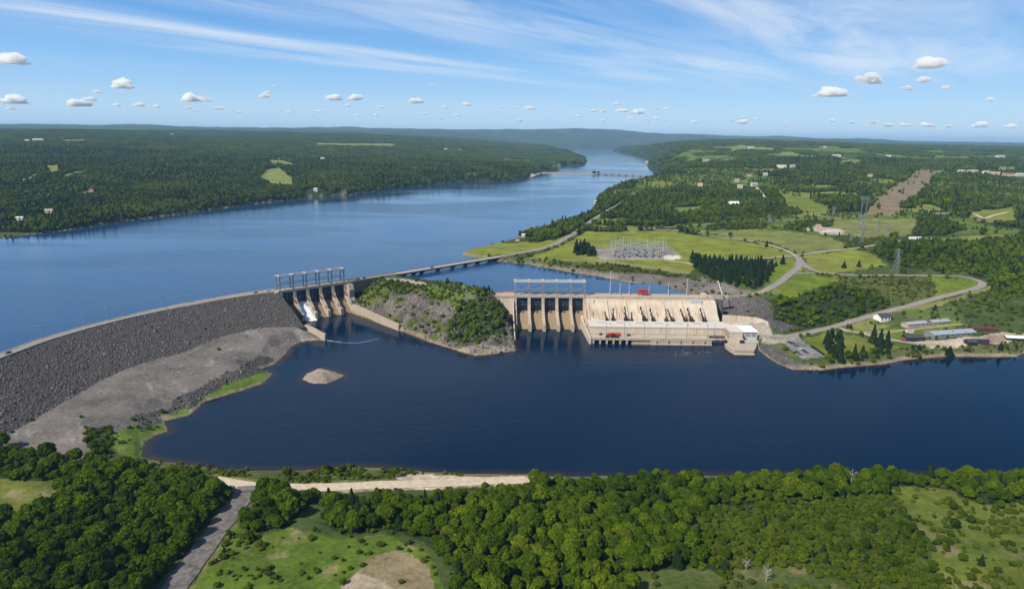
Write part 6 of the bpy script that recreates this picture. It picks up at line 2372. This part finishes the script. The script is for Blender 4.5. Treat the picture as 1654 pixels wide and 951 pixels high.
tag(o, 'loose broken rocks on the banks and the island cliffs', 'rocks', kind='stuff')

# dead trees in the near wood
for px, py, s, lab in [(1237, 938, 1.0, 'bleached dead tree with bare branches in the grassy gap at the bottom'), (1375, 782, 1.2, 'bare grey dead tree standing in the right wood near the river'), (1205, 921, 0.8, 'half dead grey shrub like tree in the scrub near the bottom'), (1354, 776, 0.8, 'small bare dead snag left of the bare grey tree')]:
    x, y, z = hit(px, py)
    e = empty('dead_tree', (x, y, z), random.uniform(0, 6), lab, 'dead tree')
    e.scale = (s, s, s)
    m = MB()
    m.tube((0, 0, -0.5), (0.3, 0.2, 5.5), 0.24, 0.10, 6)
    m.build('trunk', M_deadwood, parent=e)
    m = MB()
    for k in range(16):
        a_ = k * 2.4
        z0 = 1.5 + 4.2 * (k / 16)
        L_ = random.uniform(1.4, 2.6)
        p0 = Vector((0.05 * z0, 0.03 * z0, z0))
        p1 = p0 + Vector((math.cos(a_) * L_, math.sin(a_) * L_, L_ * 0.8))
        m.tube(p0, p1, 0.11, 0.05, 4)
        for _ in range(2):
            m.tube(p0.lerp(p1, 0.6), p1 + Vector((random.uniform(-0.9, 0.9), random.uniform(-0.9, 0.9), random.uniform(0.1, 0.9))), 0.06, 0.03, 4)
    m.build('branch', M_deadwood, parent=e)

# foam streaks on the river
m = MB()


def streak(p, q_, w_, n_=18, bend=0.0):
    a, b = P(*p, 0), P(*q_, 0)
    d = b - a
    nn2 = np.array([-d[1], d[0]]) / np.linalg.norm(d)
    vs, fs = [], []
    for k in range(n_ + 1):
        t = k / n_
        c = a + d * t + nn2 * bend * math.sin(math.pi * t) + nn2 * random.uniform(-0.4, 0.4)
        ww = w_ * (0.35 + 0.65 * random.random()) * (1 - 0.5 * t)
        vs += [(c[0] + nn2[0] * ww / 2, c[1] + nn2[1] * ww / 2, 0.06), (c[0] - nn2[0] * ww / 2, c[1] - nn2[1] * ww / 2, 0.06)]
        if k:
            i0 = 2 * (k - 1)
            fs.append((i0, i0 + 1, i0 + 3, i0 + 2))
    m.add(vs, fs)


streak((528, 549.5), (575, 554), 2.2, 20, -2)
streak((575, 554), (612, 547), 1.4, 14, -1)
for k in range(26):
    x0 = 1090 + 26 * random.random()
    y0 = 565 + 8 * random.random()
    streak((x0, y0), (x0 + random.uniform(1.2, 4), y0 + random.uniform(0.4, 2.0)), random.uniform(0.2, 0.6), 4)
for k in range(16):
    t = random.random()
    x0 = 1126 + 22 * t
    y0 = 566 + 6 * abs(t - 0.4) + random.random() * 4 * (1 - t)
    streak((x0, y0), (x0 + random.uniform(1, 3), y0 + random.uniform(-0.6, 1.0)), random.uniform(0.3, 0.9), 4)
tag(m.build('foam', M_foam), 'white foam streaks drifting on the tailrace water', 'foam', kind='stuff')

# ------------------------------------------------------------------ small white cumulus
M_cloud = bpy.data.materials.new('cloud')
M_cloud.use_nodes = True
q = NT(M_cloud.node_tree)
q.n.clear()
out = q.new('ShaderNodeOutputMaterial')
b_ = q.new('ShaderNodeVolumePrincipled')
b_.inputs['Color'].default_value = (0.999, 0.999, 0.999, 1)
b_.inputs['Density'].default_value = 0.017
b_.inputs['Anisotropy'].default_value = 0.0
q.l.new(b_.outputs[0], out.inputs['Volume'])


def cloud_mesh(seed):
    r = np.random.default_rng(seed)
    CV, CFc = [], []
    n = 0
    for k in range(34):
        x = r.normal(0, 0.40)
        y = r.normal(0, 0.25)
        env = max(0.10, 0.34 * math.exp(-(x / 0.45) ** 2)) * r.uniform(0.6, 1.25)
        rad = env * r.uniform(0.35, 0.85)
        z = env * r.uniform(0.1, 1.1)
        v = ICO2[0]
        nz = 1 + 0.16 * r.normal(0, 1, (len(v), 1))
        vv = v * rad * nz * np.array([1.25, 1.1, 0.85]) + np.array([x, y, z])
        vv[:, 2] = np.where(vv[:, 2] < 0.02, 0.02 + (vv[:, 2] - 0.02) * 0.3, vv[:, 2])
        CV.append(vv)
        CFc.append(ICO2[1] + n)
        n += len(v)
    v = np.concatenate(CV)
    me = mesh_np('cumulus', np.zeros((0, 3)), np.zeros(0), v, np.concatenate(CFc), np.zeros(len(v)), M_cloud)
    # weld the puffs into one skin
    tmp = bpy.data.objects.new('cloud_tmp', me)
    COL.objects.link(tmp)
    rm = tmp.modifiers.new('r', 'REMESH')
    rm.mode = 'VOXEL'
    rm.voxel_size = 0.022
    dg = bpy.context.evaluated_depsgraph_get()
    me2 = bpy.data.meshes.new_from_object(tmp.evaluated_get(dg))
    bpy.data.objects.remove(tmp)
    bm = bmesh.new()
    bm.from_mesh(me2)
    left = set(bm.verts)
    best = []
    while left:
        st = [left.pop()]
        isl_ = []
        while st:
            v_ = st.pop()
            isl_.append(v_)
            for e_ in v_.link_edges:
                w_ = e_.other_vert(v_)
                if w_ in left:
                    left.discard(w_)
                    st.append(w_)
        if len(isl_) > len(best):
            best = isl_
    keep = set(best)
    bmesh.ops.delete(bm, geom=[v_ for v_ in bm.verts if v_ not in keep], context='VERTS')
    bm.to_mesh(me2)
    bm.free()
    me2.materials.clear()
    me2.materials.append(M_cloud)
    me2.name = 'cumulus'
    me2.polygons.foreach_set('use_smooth', [True] * len(me2.polygons))
    return me2


CLOUDS = [cloud_mesh(k) for k in range(7)]
cl = [(18, 103, 66), (198, 143, 56), (157, 151, 24), (24, 168, 54), (128, 172, 50), (145, 163, 30), (188, 172, 22), (222, 172, 30), (252, 174, 22), (308, 165, 52), (334, 164, 30), (353, 177, 26), (305, 176, 20), (427, 158, 34), (430, 152, 24), (444, 141, 18), (375, 179, 14), (413, 180, 12), (468, 182, 20),
      (540, 162, 42), (574, 162, 42), (495, 167, 14), (520, 172, 12), (560, 173, 22), (615, 175, 24), (672, 167, 40), (698, 138, 16), (718, 175, 22), (754, 171, 30), (792, 173, 14), (810, 175, 14), (832, 175, 20), (856, 177, 32), (886, 179, 14), (905, 179, 12), (935, 189, 20), (957, 181, 24), (975, 182, 22), (995, 170, 28), (1004, 181, 34), (1032, 184, 36),
      (1060, 176, 20), (1074, 178, 22), (1092, 191, 10), (1127, 193, 12), (1180, 193, 14), (1197, 191, 20), (1222, 194, 18), (1244, 194, 12), (1312, 199, 14), (1344, 197, 22), (1375, 200, 20), (1412, 200, 26), (1460, 204, 26), (1494, 204, 30), (1532, 206, 22), (1580, 206, 36), (1634, 207, 28),
      (1407, 135, 58), (1340, 157, 68), (1378, 156, 18), (1500, 110, 70), (1492, 133, 36), (1530, 144, 26), (1597, 164, 26), (1466, 146, 30)]
rc = random.Random(3)
for k in range(46):
    px = rc.uniform(-20, 1680)
    cl.append((px, 170 + px * 0.021 + abs(rc.gauss(0, 5)), rc.uniform(10, 22)))
for k, (px, py, wpx) in enumerate(cl):
    d = ray(px, py)
    el = d[2] / math.hypot(d[0], d[1])
    dist = min(34000, 900 / max(el, 0.02))
    s = dist / math.hypot(d[0], d[1])
    pos = np.array([d[0] * s, d[1] * s, CZ + d[2] * s])
    wm = wpx / F * math.hypot(*pos) * 0.56
    o = bpy.data.objects.new('cumulus_cloud', CLOUDS[k % 7])
    COL.objects.link(o)
    o.location = pos
    o.scale = (wm, wm, wm * (0.85 if wpx > 35 else 0.7))
    o.rotation_euler.z = random.choice((0, math.pi)) + random.uniform(-0.3, 0.3) - math.atan2(pos[0], pos[1])
    big_ = {(18, 103): 'large flat based cloud at the left edge of the sky', (198, 143): 'puffy white cloud upper left, higher than its neighbours', (1407, 135): 'bright puffy cloud highest on the right side', (1340, 157): 'long white cloud with a flat base on the right', (1500, 110): 'thin pale grey cloud above the bright right hand cloud',
            (24, 168): 'white cumulus low at the left edge of the sky', (672, 167): 'white cumulus standing alone above the middle of the left hills', (1597, 164): 'small round cloud alone at the far right'}
    lab = big_.get((px, py))
    if lab:
        tag(o, lab, 'cloud')
    else:
        tag(o, 'small white fair weather cloud in the row above the horizon', 'cloud', 'small clouds above the horizon')
